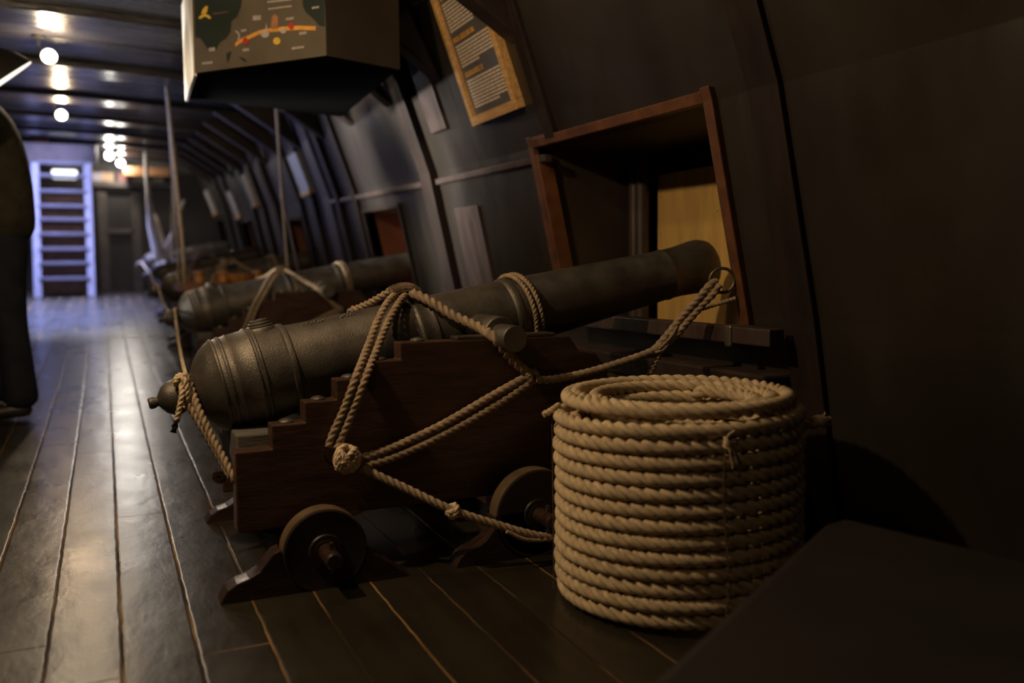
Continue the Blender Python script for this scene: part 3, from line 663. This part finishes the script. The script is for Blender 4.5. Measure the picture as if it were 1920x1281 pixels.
kp = cp(math.radians(t2), .306, .455); m = MB(); rope(m, spline([kp + Vector((.03, .01, .012)), kp, kp + Vector((-.018, -.0, -.006))], .004), .0085); m.build('twine_knot', 'rope', co, smooth=1)
tag(co, 'large upright coil of new pale rope tied with twine, on the deck', 'rope coil')

# ------------------------------------------------------------------ dark chest in the near right corner
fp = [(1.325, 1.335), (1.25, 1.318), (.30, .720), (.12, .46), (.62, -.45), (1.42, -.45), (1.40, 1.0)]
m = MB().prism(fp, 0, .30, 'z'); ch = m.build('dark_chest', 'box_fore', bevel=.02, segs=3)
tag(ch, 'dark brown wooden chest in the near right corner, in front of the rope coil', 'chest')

# ------------------------------------------------------------------ printed poster on the leaning wall (upper, flat part of the wall)
WA = Vector((Wl(1.25), 0, 1.25)); WB = Vector((Wl(2.3), 0, 2.3)); WU = (WB - WA).normalized(); WN = Vector((WU.z, 0, -WU.x)) * -1   # up the wall, into the room
def wp(y, s, t, y0=0): q = WA + WU * s + WN * t; return Vector((q.x, y, q.z + sh(y0 or y)))
def wbox(mb, ya, yb_, s0, s1, t0, t1, yr):
    vs = [wp(y, s, t, yr) for t in (t0, t1) for y, s in ((ya, s0), (yb_, s0), (yb_, s1), (ya, s1))]
    return mb.add(vs, [(0, 1, 2, 3), (7, 6, 5, 4), (0, 4, 5, 1), (1, 5, 6, 2), (2, 6, 7, 3), (3, 7, 4, 0)])
def wall_s(u, v):
    p = wall_hit(u, v, .03); return p.y, (Vector((p.x, 0, p.z - sh(p.y))) - WA).dot(WU)
po = empty('printed_poster', tuple(wp(3.5, .2, .02)))
yr = 3.5; yL, sB = wall_s(890, 236); yR = wall_s(975, 205)[0]; sB = (sB + wall_s(975, 205)[1]) / 2; sT = sB + .86
m = MB(); fw = .034
wbox(m, yR, yL, sB, sB + fw * 1.15, .0, .040, yr); wbox(m, yR, yL, sT - fw, sT, 0, .040, yr); wbox(m, yR, yR + fw, sB + fw * 1.15, sT - fw, 0, .040, yr); wbox(m, yL - fw, yL, sB + fw * 1.15, sT - fw, 0, .040, yr)
m.build('poster_frame', 'poster_frame', po, bevel=.003)
wbox(MB(), yR + fw, yL - fw, sB + fw, sT - fw, .012, .020, yr).build('poster_board', 'poster_board', po)
yl, yrr = yL - fw - .022, yR + fw + .018; rr = random.Random(21)
m = MB(); hd = MB(); s = sB + fw * 1.15 + .030
def heading(s, frac):
    y = yl; ye = yl - (yl - yrr) * frac
    while y > ye:
        w_ = rr.uniform(.006, .012)
        if rr.random() < .12: y -= .008
        k = rr.randrange(3); h = .020
        wbox(hd, y - .0035, y, s, s + h, .0205, .0212, yr)
        if k != 1: wbox(hd, y - w_, y - .003, s + h - .005, s + h, .0205, .0212, yr)
        if k != 2: wbox(hd, y - w_, y - .003, s + .001, s + .005, .0205, .0212, yr)
        if k == 2: wbox(hd, y - w_, y - w_ + .003, s, s + h, .0205, .0212, yr)
        y -= w_ + .0035
for nl, last, hfr in ((9, .72, .55), (7, .52, .62), (9, .70, .80)):
    m = MB(); hd = MB()
    for k in range(nl):
        y = yl; ye = yl - (yl - yrr) * (last if k == 0 else rr.uniform(.96, 1))
        while y > ye:
            w_ = min(rr.uniform(.012, .045), y - ye); wbox(m, y - w_, y, s, s + .0078, .0205, .0212, yr); y -= w_ + .0045
        s += .0135
    s += .008; heading(s, hfr); s += .020 + .024
    m.build('text_block', 'poster_ink', po); hd.build('heading_text', 'poster_head', po)
m = MB(); wbox(m, yl - .11, yl + .01, s - .005, s + .12, .0203, .021, yr); m.build('poster_picture', 'map_yellow', po)
tag(po, 'tall grey poster with cream text and orange headings in an oak frame', 'poster')
# narrow pale panels along the wall farther on
for (u0, v0, u1, v1, lab) in ((548, 285, 585, 366, 'pale narrow text panel with a wooden foot on the far wall, nearest of the receding ones'),
                              (455, 325, 488, 388, 'pale narrow text panel on the far wall, second of the receding ones'),
                              (425, 358, 455, 411, 'yellowish narrow text panel on the far wall, third of the receding ones'),
                              (385, 356, 411, 404, 'small grey text panel on the far wall, farthest of the receding ones')):
    y, sb = wall_s(u1 - 8, v1); st = wall_s(u0 + 8, v0)[1]; y2 = wall_s(u1 + (6 if u1 > 500 else 0), v1 - 3)[0]; wd = {585: .34, 488: .34, 455: .38, 411: .30}[u1]
    e = empty('wall_text_panel', tuple(wp(y, sb, .02)))
    m = MB(); wbox(m, y - wd / 2, y + wd / 2, sb, sb + .035, 0, .05, y); m.build('panel_foot', 'poster_frame', e, bevel=.003)
    m = MB(); wbox(m, y - wd / 2, y + wd / 2, sb + .035, st, 0, .04, y); m.build('panel_board', 'paper_far', e)
    tag(e, lab, 'poster', 'text panels along the far wall')

# ------------------------------------------------------------------ hanging display case with the map
ZC = 1.62; ZT = 2.0
A_, B_, C_, D_, E_ = [atz(u, v, ZC) for u, v in ((365, 137), (612, 104), (750, 130), (700, 188), (347, 185))]
D_ = Vector((1.20, 4.85, ZC)); E_ = Vector((E_.x, E_.y, ZC))
dc = empty('display_case', tuple(A_))
F = [A_, B_, C_, D_, E_]
ce = sum(F, Vector()) / 5
def inset(p, d): q = (ce - p); q.z = 0; return p + q.normalized() * d
def top(p): return Vector((p.x, p.y, cz(p.x, p.y) - .055))
m = MB(); I = [inset(p, .012) for p in F]; m.add(I + [top(p) for p in I], [(0, 1, 2, 3, 4), (9, 8, 7, 6, 5)] + [(i, (i + 1) % 5, (i + 1) % 5 + 5, i + 5) for i in range(5)])
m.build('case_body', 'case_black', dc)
def slab(mb, a, b, z0, z1, t):
    d = (b - a).normalized(); n_ = Vector((d.y, -d.x, 0)); 
    if n_.dot(ce - a) > 0: n_ = -n_
    vs = [a + Vector((0, 0, z0 - ZC)), b + Vector((0, 0, z0 - ZC)), top(b), top(a)]
    return mb.add(vs + [v - n_ * t for v in vs], [(0, 1, 2, 3), (7, 6, 5, 4), (0, 4, 5, 1), (1, 5, 6, 2), (2, 6, 7, 3), (3, 7, 4, 0)])
slab(MB(), A_, B_, ZC, ZT, .012).build('map_panel', 'map_base', dc); slab(MB(), B_ + (C_ - B_) * .004, C_, ZC, ZT, .012).build('side_panel', 'case_brown', dc)
slab(MB(), E_, A_ + Vector((-.004, 0, 0)), ZC - .012, ZT, .012).build('white_side_panel', 'white_panel', dc)
md = (B_ - A_).normalized(); mn = Vector((md.y, -md.x, 0)); mn = mn if mn.dot(C0 - A_) > 0 else -mn
def mp2(u, v, t=.001): return atplane(u, v, A_ + mn * t, mn)
def flat(mb, poly, t=.0012):
    n = len(poly); f_ = [mp2(u, v, t) for u, v in poly]; b_ = [mp2(u, v, t - .001) for u, v in poly]
    return mb.add(f_ + b_, [tuple(range(n)), tuple(range(2 * n - 1, n - 1, -1))] + [(i, i + n, (i + 1) % n + n, (i + 1) % n) for i in range(n)])
def blob(mb, cx_, cy_, rx, ry, t=.003, n=14, tilt=0): return flat(mb, [(cx_ + rx * math.cos(2 * PI * k / n), cy_ + ry * math.sin(2 * PI * k / n)) for k in range(n)], t)
def band(mb, pl, w_, t=.0025):
    up = [(u, v - w_ / 2) for u, v in pl]; dn = [(u, v + w_ / 2) for u, v in pl][::-1]; return flat(mb, up + dn, t)
m = MB(); flat(m, [(362, -40), (458, -40), (452, 12), (445, 30), (434, 40), (432, 60), (424, 72), (412, 80), (404, 95), (388, 90), (376, 72), (366, 70)])
m.build('map_land', 'map_dark', dc)
m = MB(); flat(m, [(566, -40), (609, -40), (609, 50), (598, 48), (586, 34), (574, 24), (568, 12)]); m.build('map_land', 'map_dark', dc)
m = MB(); flat(m, [(424, 100), (434, 96), (430, 112), (426, 118)], .0014); m.build('map_island', 'map_dark', dc)
m = MB(); flat(m, [(448, 106), (460, 110), (464, 117), (454, 114)], .0014); m.build('map_island', 'map_dark', dc)
m = MB(); band(m, [(441, 84), (452, 76), (468, 69), (486, 61), (505, 57), (530, 54), (560, 52), (592, 53)], 8); m.build('map_route', 'map_orange', dc)
for (x, y) in ((460, 77), (546, 49)): blob(MB(), x, y, 5, 7, .004).build('route_marker', 'map_red', dc)
blob(MB(), 519, 77, 7, 7, .004).build('sun_mark', 'map_yellow', dc)
m = MB(); flat(m, [(508, 54), (509, 32), (515, 26), (521, 32), (522, 53)], .004); m.build('tower_mark', 'map_clay', dc)
m = MB(); flat(m, [(497, 60), (499, 42), (502, 60)], .0045); blob(m, 497, 64, 8, 7, .004); m.build('ship_mark', 'map_white', dc)
m = MB(); blob(m, 531, 58, 6, 5, .0045); m.build('town_mark', 'map_white', dc)
m = MB(); q = [(440 + 10 * math.cos(a), 68 + 11 * math.sin(a)) for a in [(-1.4 + .28 * k) for k in range(9)]]; q2 = [(440 + 7 * math.cos(a), 68 + 8 * math.sin(a)) for a in [(-1.4 + .28 * k) for k in range(9)]][::-1]; flat(m, q + q2, .004); m.build('arc_mark', 'map_white', dc)
m = MB(); flat(m, [(377, 26), (380, 17), (386, 11), (390, 12), (389, 20), (386, 26)], .004); flat(m, [(372, 33), (377, 28), (384, 26), (391, 28), (396, 33), (393, 36), (387, 32), (383, 31), (379, 34), (374, 36)], .004); m.build('yellow_emblem', 'map_yellow', dc)
for (x0, x1, y0, y1, h) in ((400, 428, 26, 22, 3), (501, 548, 4, -1, 3.2), (503, 548, 17, 11, 3.2), (474, 489, 34, 33, 9), (536, 551, 36, 34, 5), (561, 576, 63, 61, 5), (547, 571, 91, 88, 4.5), (392, 403, 93, 92, 7), (379, 399, 119, 117, 4.5), (455, 467, 94, 93, 5), (585, 598, 15, 13, 4), (452, 462, 58, 56, 4)):
    m = MB(); x = x0
    while x < x1 - 1:
        w_ = min(rr.uniform(1.6, 4.5), x1 - x); yy = y0 + (y1 - y0) * (x - x0) / (x1 - x0); flat(m, [(x, yy - h / 2), (x + w_, yy - h / 2 - .3), (x + w_, yy + h / 2 - .3), (x, yy + h / 2)], .004); x += w_ + .5
    m.build('map_caption', 'map_white' if (x0, x1) != (400, 428) else 'map_base', dc)
tag(dc, 'hanging dark display case with a brown sea map on its front and white left side', 'display case')

# ------------------------------------------------------------------ spot lamps under the deck head
def solve_ceiling(u, v, drop):
    d = ray(u, v); lo, hi = 0, 0
    y = 2.0
    while y < 15 and (C0 + d * (y / d.y)).z < cz((d.x * y / d.y), y) - drop: y += .01
    return C0 + d * (y / d.y)
def lamp(u, v, col, power, mname, lab, r=.038, drop=.13):
    p = solve_ceiling(u, v, drop); top = cz(p.x, p.y) - .02
    e = empty('spot_lamp', (p.x, p.y, top))
    MB().lathe([(0, .035), (.018, .035), (.022, .02)], 20, Matrix.Translation((p.x - .05, p.y + .05, top + .02)) @ Matrix.Rotation(PI / 2, 4, 'Y')).build('lamp_base', 'lamp_black', e, smooth=.7)
    tubeobj('lamp_arm', [[(p.x - .05, p.y + .05, top), (p.x - .05, p.y + .06, top - .05), (p.x - .01, p.y + .06, p.z + .03)]], .006, 'lamp_black', e)
    ax = Vector((-.02, -1, -.25)).normalized(); q = ax.to_track_quat('X', 'Z').to_matrix().to_4x4(); Mx = Matrix.Translation(p) @ q
    MB().lathe([(-.085, .012), (-.08, .026), (-.045, .034), (-.004, .042), (-.004, .040), (-.045, .031)], 24, Mx, cap=False).build('lamp_housing', 'lamp_black', e, smooth=.8)
    MB().lathe([(-.045, .006), (-.03, r * .8), (-.005, r), (.006, r * .7), (.010, .004)], 20, Mx).build('bulb', mname, e, smooth=1)
    tag(e, lab, 'lamp', 'spot lamps under the ceiling')
    point('spot_light', p + ax * .06 + Vector((0, 0, .0)), power, col, .03)
lamp(92, 106, (1, .80, .55), 12, 'bulb_warm', 'white glowing spot lamp under the ceiling, nearest of the four')
lamp(115, 216, (1, .68, .38), 18, 'bulb_warm', 'warm orange spot lamp under the ceiling, second nearest')
lamp(205, 292, (1, .90, .78), 19, 'bulb_cool', 'bright white spot lamp on the far ceiling, left one of the close pair', .045)
lamp(226, 306, (1, .92, .82), 19, 'bulb_cool', 'bright white spot lamp on the far ceiling, right one of the close pair', .045)
# small box by the ladder hatch
p = solve_ceiling(74, 262, .05); m = MB(); m.box(p.x - .09, p.x + .09, p.y - .03, p.y + .03, p.z - .03, cz(p.x, p.y) - .0); tag(m.build('junction_box', 'beam_orange', bevel=.004), 'small brown box on the far ceiling above the ladder', 'box')
# dark dish shade with a lit rim, cut by the left edge
p = aty(-16, 165, 4.6); top = cz(p.x, p.y)
e = empty('dish_lamp', (p.x, p.y, top)); ax = Vector((.62, .16, -.78)).normalized(); Mx = Matrix.Translation(p) @ ax.to_track_quat('X', 'Z').to_matrix().to_4x4()
MB().lathe([(-.17, .03), (-.16, .07), (-.13, .12), (-.08, .17), (-.03, .195), (0, .203), (0, .199), (-.03, .190), (-.08, .165), (-.13, .115)], 40, Mx, cap=False).build('lamp_shade', 'lamp_black', e, smooth=.8)
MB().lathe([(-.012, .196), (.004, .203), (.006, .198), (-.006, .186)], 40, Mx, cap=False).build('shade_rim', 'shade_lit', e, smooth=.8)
tubeobj('lamp_stem', [[p - ax * .15, p - ax * .19 + Vector((0, 0, .03)), Vector(((p - ax * .2).x, p.y, top - .02))]], .012, 'lamp_black', e)
tag(e, 'dark tilted dish lamp with a bright rim at the left edge of the picture', 'lamp')

# ------------------------------------------------------------------ ladder to the hatch
la = empty('ship_ladder', (-.5, 14.3, sh(14.3))); yb0, yt0 = 14.15, 14.45
pA, pB = aty(71, 548, yb0), aty(65, 300, yt0); pC, pD = aty(172, 548, yb0), aty(163, 300, yt0)
pA.z = pC.z = sh(yb0)
for a, b in ((pA, pB), (pC, pD)): MB().beam(a, b, .10, .085, up=(0, 1, 0)).build('stringer', 'ladder', la, bevel=.006)
for v in (305, 329, 358, 386, 411, 439, 467, 494, 523):
    t = (v - 300) / 248; y = yt0 + (yb0 - yt0) * t; a = aty(72 + 2 * t, v, y); b = aty(162 + 9 * t, v, y)
    m = MB(); m.box(a.x, b.x, y - .05, y + .09, a.z - .022, a.z + .022); tr = m.build('tread', 'step' if v > 300 else 'ladder', la, bevel=.004)
    if v > 330: MB().box(a.x, b.x, y + .10, y + .115, a.z - .20, a.z - .03).build('riser', 'tread', la)
tag(la, 'steep wooden ladder lit blue-white by daylight, leading up to the hatch at the far end', 'ladder')
p = aty(121, 327, 14.9); es = empty('lit_sign', tuple(p))
MB().box(p.x - .165, p.x + .165, p.y - .02, p.y + .02, p.z - .065, p.z + .065).build('sign_face', 'sign_lit', es, bevel=.03)
MB().box(p.x - .17, p.x + .17, p.y + .02, p.y + .07, p.z - .07, p.z + .07).build('sign_housing', 'lamp_black', es, bevel=.01)
tag(es, 'small glowing white sign seen between the top steps of the ladder', 'sign')

# ------------------------------------------------------------------ hanging mess table with its ware
TZ = .70 + 0; tx0, tx1, ty0, ty1 = .475, 1.46, 6.5, 7.05
mt = empty('hanging_table', ((tx0 + tx1) / 2, (ty0 + ty1) / 2, TZ))
MB().box(tx0, tx1, ty0, ty1, TZ - .028, TZ).build('table_top', 'table', mt, bevel=.004)
m = MB(); 
for a in ((tx0, tx1, ty0 - .012, ty0), (tx0, tx1, ty1, ty1 + .012), (tx0 - .012, tx0, ty0, ty1), (tx1, tx1 + .012, ty0, ty1)): m.box(*a, TZ - .03, TZ + .022)
m.build('table_rim', 'table', mt)
def hang(name, P, r): return ropeobj(name, P, r, 'rope_pale', mt, step=.02, nv=6, lay=0)
a = solve_ceiling(313, 172, .05)
hang('hanging_rope', [[(tx0 + .02, ty0 + .02, TZ - .03), (tx0 + .01, ty0, TZ + .35), tuple(a), (a.x, a.y, cz(a.x, a.y))]], .014)
hang('hanging_rope', [[(tx0 + .02, ty1 - .02, TZ - .03), (tx0 + .01, ty1 - .1, TZ + .35), tuple(a + Vector((0, .02, 0)))]], .010)
jn = aty(529, 372, 6.5); a = aty(519, 255, 6.5)
hang('hanging_rope', [[tuple(jn), (a.x, 6.5, cz(a.x, 6.5) - .02)]], .014)
hang('hanging_rope', [[tuple(aty(541, 528, 6.5)), tuple(jn)]], .011); hang('hanging_rope', [[tuple(aty(564, 528, 7.0)), tuple(aty(540, 415, 6.7)), tuple(jn)]], .011)
st = empty('slack_stanchion_rope', (0, 0, 0)); a = aty(330, 302, 12.0); b = aty(323, 470, 12.0); st.location = (b.x, 12.0, sh(12))
ropeobj('rope_part', [[(b.x, 12.0, sh(12)), tuple(b), (a.x, 12.0, cz(a.x, 12.0))]], .026, 'rope_pale', st, step=.05, nv=8, lay=0)
knot('rope_knot', aty(328, 407, 12.0), .045, .016, 'rope_pale', st, 6, 4, 1)
tag(st, 'thick pale rope hanging from the far ceiling, behind the left ropes of the table', 'rope')
tag(mt, 'red-brown mess table slung on ropes from the ceiling between the second and third cannons', 'table')
def mug(x, y, lab, r=.036, h=.105):
    e = empty('wooden_mug', (x, y, TZ)); Mx = Matrix.Translation((x, y, TZ)) @ Matrix.Rotation(-PI / 2, 4, 'Y')
    MB().lathe([(0, r), (h * .2, r * 1.02), (h * .6, r * .95), (h, r * .92), (h, r * .82), (.012, r * .85)], 20, Mx).build('mug_body', 'mug', e, smooth=.6)
    ropeobj('mug_handle', [[(x - r, y, TZ + h * .8), (x - r - .03, y, TZ + h * .7), (x - r - .03, y, TZ + h * .3), (x - r, y, TZ + h * .2)]], .006, 'mug', e, lay=0, nv=6)
    m = MB()
    for z in (.2, .75): m.lathe([(h * z, r * .95), (h * z, r * 1.06), (h * z + .008, r * 1.06), (h * z + .008, r * .95)], 20, Mx, cap=False)
    m.build('mug_hoops', 'brass', e); tag(e, lab, 'mug', 'wooden mugs on the hanging table')
for (u, lab) in ((373, 'orange-brown wooden mug on the hanging table, leftmost of the four'), (418, 'orange-brown wooden mug on the hanging table, just left of the bowl'), (483, 'orange-brown wooden mug on the hanging table, just right of the bowl'), (517, 'orange-brown wooden mug on the hanging table, rightmost of the four')):
    mug(aty(u, 525, 6.78).x, 6.78, lab)
x = aty(449, 525, 6.75).x
tag(MB().lathe([(0, .045), (.01, .05), (.05, .085), (.085, .095), (.085, .088), (.05, .078), (.015, .04)], 28, Matrix.Translation((x, 6.75, TZ)) @ Matrix.Rotation(-PI / 2, 4, 'Y')).build('wooden_bowl', 'mug', smooth=.7), 'round orange-brown wooden bowl on the hanging table between two mugs', 'bowl')
x = aty(396, 525, 6.70).x
tag(MB().lathe([(0, .06), (.006, .085), (.02, .105), (.02, .10), (.008, .06)], 28, Matrix.Translation((x, 6.68, TZ)) @ Matrix.Rotation(-PI / 2, 4, 'Y')).build('wooden_plate', 'mug', smooth=.7), 'flat wooden plate near the left end of the hanging table', 'plate')

# ------------------------------------------------------------------ white sail or sack hanging from the ceiling
def tapered(mb, P, nv=14, sx=1, sy=.6):
    n = len(P); vs = []; fs = []
    for (u, v, y, r) in P:
        c = aty(u, v, y)
        for k in range(nv):
            a = 2 * PI * k / nv; f = 1 + .10 * math.cos(3 * a + v * .05); vs.append(c + Vector((r * f * math.cos(a), sy * r * f * math.sin(a), 0)))
    for i in range(n - 1):
        for k in range(nv): fs.append((i * nv + k, i * nv + (k + 1) % nv, (i + 1) * nv + (k + 1) % nv, (i + 1) * nv + k))
    fs.append(tuple(range(nv))); fs.append(tuple(range((n - 1) * nv, n * nv))[::-1]); return mb.add(vs, fs)
sl = empty('hanging_sail', tuple(aty(275, 322, 12.8)))
tapered(MB(), [(273, 286, 12.8, .02), (275, 330, 12.8, .028), (277, 355, 12.8, .026), (278, 375, 12.8, .032), (282, 400, 12.8, .045), (286, 425, 12.8, .06), (292, 450, 12.8, .065), (297, 470, 12.8, .08), (301, 482, 12.8, .08), (302, 490, 12.8, .04)]).build('canvas_fold', 'sail', sl, smooth=1.5)
tapered(MB(), [(288, 402, 12.95, .03), (295, 425, 12.95, .05), (301, 450, 12.95, .06), (307, 475, 12.95, .06), (308, 488, 12.95, .04)]).build('canvas_fold', 'rope_pale', sl, smooth=1.5)  # browner material puts this fold's shade into its colour
tapered(MB(), [(309, 486, 12.8, .07), (314, 470, 12.8, .045), (319, 452, 12.8, .035), (325, 436, 12.8, .03), (334, 405, 12.8, .02), (345, 375, 12.8, .014)]).build('canvas_tail', 'sail', sl, smooth=1.5)
tag(sl, 'bunched white canvas hanging in a long narrow bag above the farthest cannons', 'sail')

# ------------------------------------------------------------------ person cut by the left edge of the picture, seen from the side, facing left
def skin(name, nodes, edges, m, parent, sub=2, root=0):
    me = bpy.data.meshes.new(name); me.from_pydata([n[0] for n in nodes], edges, []); o = bpy.data.objects.new(name, me); COL.objects.link(o)
    md = o.modifiers.new('skin', 'SKIN'); md.use_smooth_shade = True
    for i, n in enumerate(nodes): r = n[1]; me.skin_vertices[0].data[i].radius = r if isinstance(r, tuple) else (r, r)
    me.skin_vertices[0].data[root].use_root = True
    sb = o.modifiers.new('sub', 'SUBSURF'); sb.levels = sub; sb.render_levels = sub
    me.materials.append(M[m]); 
    if parent: o.parent = parent
    return o
PX, PY, PZ = -.54, 5.3, sh(5.3)
PDX = .055
def pn(x, y, z, r): return ((x - PX, y - PY, z), r)
body = skin('person', [pn(-.54, 5.3, .98, .09), pn(-.55, 5.3, 1.2, .10), pn(-.60, 5.3, 1.45, .11), pn(-.68, 5.3, 1.62, .055), pn(-.75, 5.3, 1.70, .06), pn(-.80, 5.3, 1.78, .095), pn(-.82, 5.3, 1.86, .085),
    pn(-.52, 5.21, .92, .065), pn(-.51, 5.18, .50, .065), pn(-.47, 5.16, .10, .025), pn(-.56, 5.15, .05, .022),
    pn(-.56, 5.39, .92, .065), pn(-.60, 5.42, .50, .065), pn(-.58, 5.44, .10, .025), pn(-.67, 5.44, .05, .022),
    pn(-.60, 5.10, 1.52, .06), pn(-.62, 5.05, 1.22, .045), pn(-.80, 5.08, 1.08, .033), pn(-.86, 5.09, 1.05, .03),
    pn(-.60, 5.50, 1.52, .06), pn(-.64, 5.55, 1.22, .045), pn(-.82, 5.50, 1.10, .033), pn(-.88, 5.49, 1.07, .03),
    pn(-.88, 5.3, 1.78, .025)],
    [(0, 1), (1, 2), (2, 3), (3, 4), (4, 5), (5, 6), (0, 7), (7, 8), (8, 9), (9, 10), (0, 11), (11, 12), (12, 13), (13, 14), (2, 15), (15, 16), (16, 17), (17, 18), (2, 19), (19, 20), (20, 21), (21, 22), (5, 23)], 'skin', None)
body.location = (PX + PDX, PY, PZ)
skin('jacket', [pn(-.535, 5.3, .86, (.19, .20)), pn(-.535, 5.3, 1.06, (.18, .20)), pn(-.555, 5.3, 1.28, (.20, .20)), pn(-.57, 5.3, 1.44, (.215, .22)), pn(-.62, 5.3, 1.535, (.12, .17)), pn(-.66, 5.3, 1.60, .075),
    pn(-.58, 5.12, 1.46, .085), pn(-.60, 5.05, 1.24, .07), pn(-.76, 5.08, 1.10, .055), pn(-.58, 5.48, 1.46, .085), pn(-.62, 5.55, 1.24, .07), pn(-.78, 5.50, 1.12, .055)],
    [(0, 1), (1, 2), (2, 3), (3, 4), (4, 5), (3, 6), (6, 7), (7, 8), (3, 9), (9, 10), (10, 11)], 'jacket', body)
skin('trousers', [pn(-.54, 5.3, 1.0, (.15, .16)), pn(-.53, 5.3, .90, (.145, .15)), pn(-.52, 5.21, .78, .115), pn(-.505, 5.18, .50, .088), pn(-.475, 5.16, .24, .082), pn(-.465, 5.16, .045, .092), pn(-.56, 5.39, .78, .11), pn(-.60, 5.42, .50, .088), pn(-.58, 5.44, .045, .085)],
    [(0, 1), (1, 2), (2, 3), (3, 4), (4, 5), (1, 6), (6, 7), (7, 8)], 'trousers', body)
for x, y in ((-.47, 5.16), (-.58, 5.44)):
    skin('shoe', [pn(x + .055, y, .045, (.045, .042)), pn(x - .02, y, .05, (.05, .045)), pn(x - .12, y, .04, (.05, .036)), pn(x - .20, y, .032, (.045, .028))], [(0, 1), (1, 2), (2, 3)], 'shoe', body)
skin('hair', [pn(-.765, 5.3, 1.76, .095), pn(-.785, 5.3, 1.86, .10), pn(-.83, 5.3, 1.905, .08)], [(0, 1), (1, 2)], 'hair', body)
for y, z, x in ((5.09, 1.05, -.86), (5.49, 1.07, -.88)):
    N_ = [pn(x, y, z, (.02, .032)), pn(x - .05, y, z - .01, (.018, .038))]; E2 = [(0, 1)]
    for k in range(4):
        yy = y + (k - 1.5) * .019; L_ = [.062, .072, .068, .052][k]
        b = len(N_); N_ += [pn(x - .085, yy, z - .015, .009), pn(x - .085 - L_ * .5, yy, z - .025, .008), pn(x - .085 - L_, yy, z - .045, .007)]; E2 += [(1, b), (b, b + 1), (b + 1, b + 2)]
    b = len(N_); N_ += [pn(x - .035, y - .035, z - .01, .010), pn(x - .07, y - .052, z - .02, .008)]; E2 += [(0, b), (b, b + 1)]
    skin('hand', N_, E2, 'skin', body, 1)
tag(body, 'person standing at the left edge in a dark olive jacket and dark trousers', 'person')
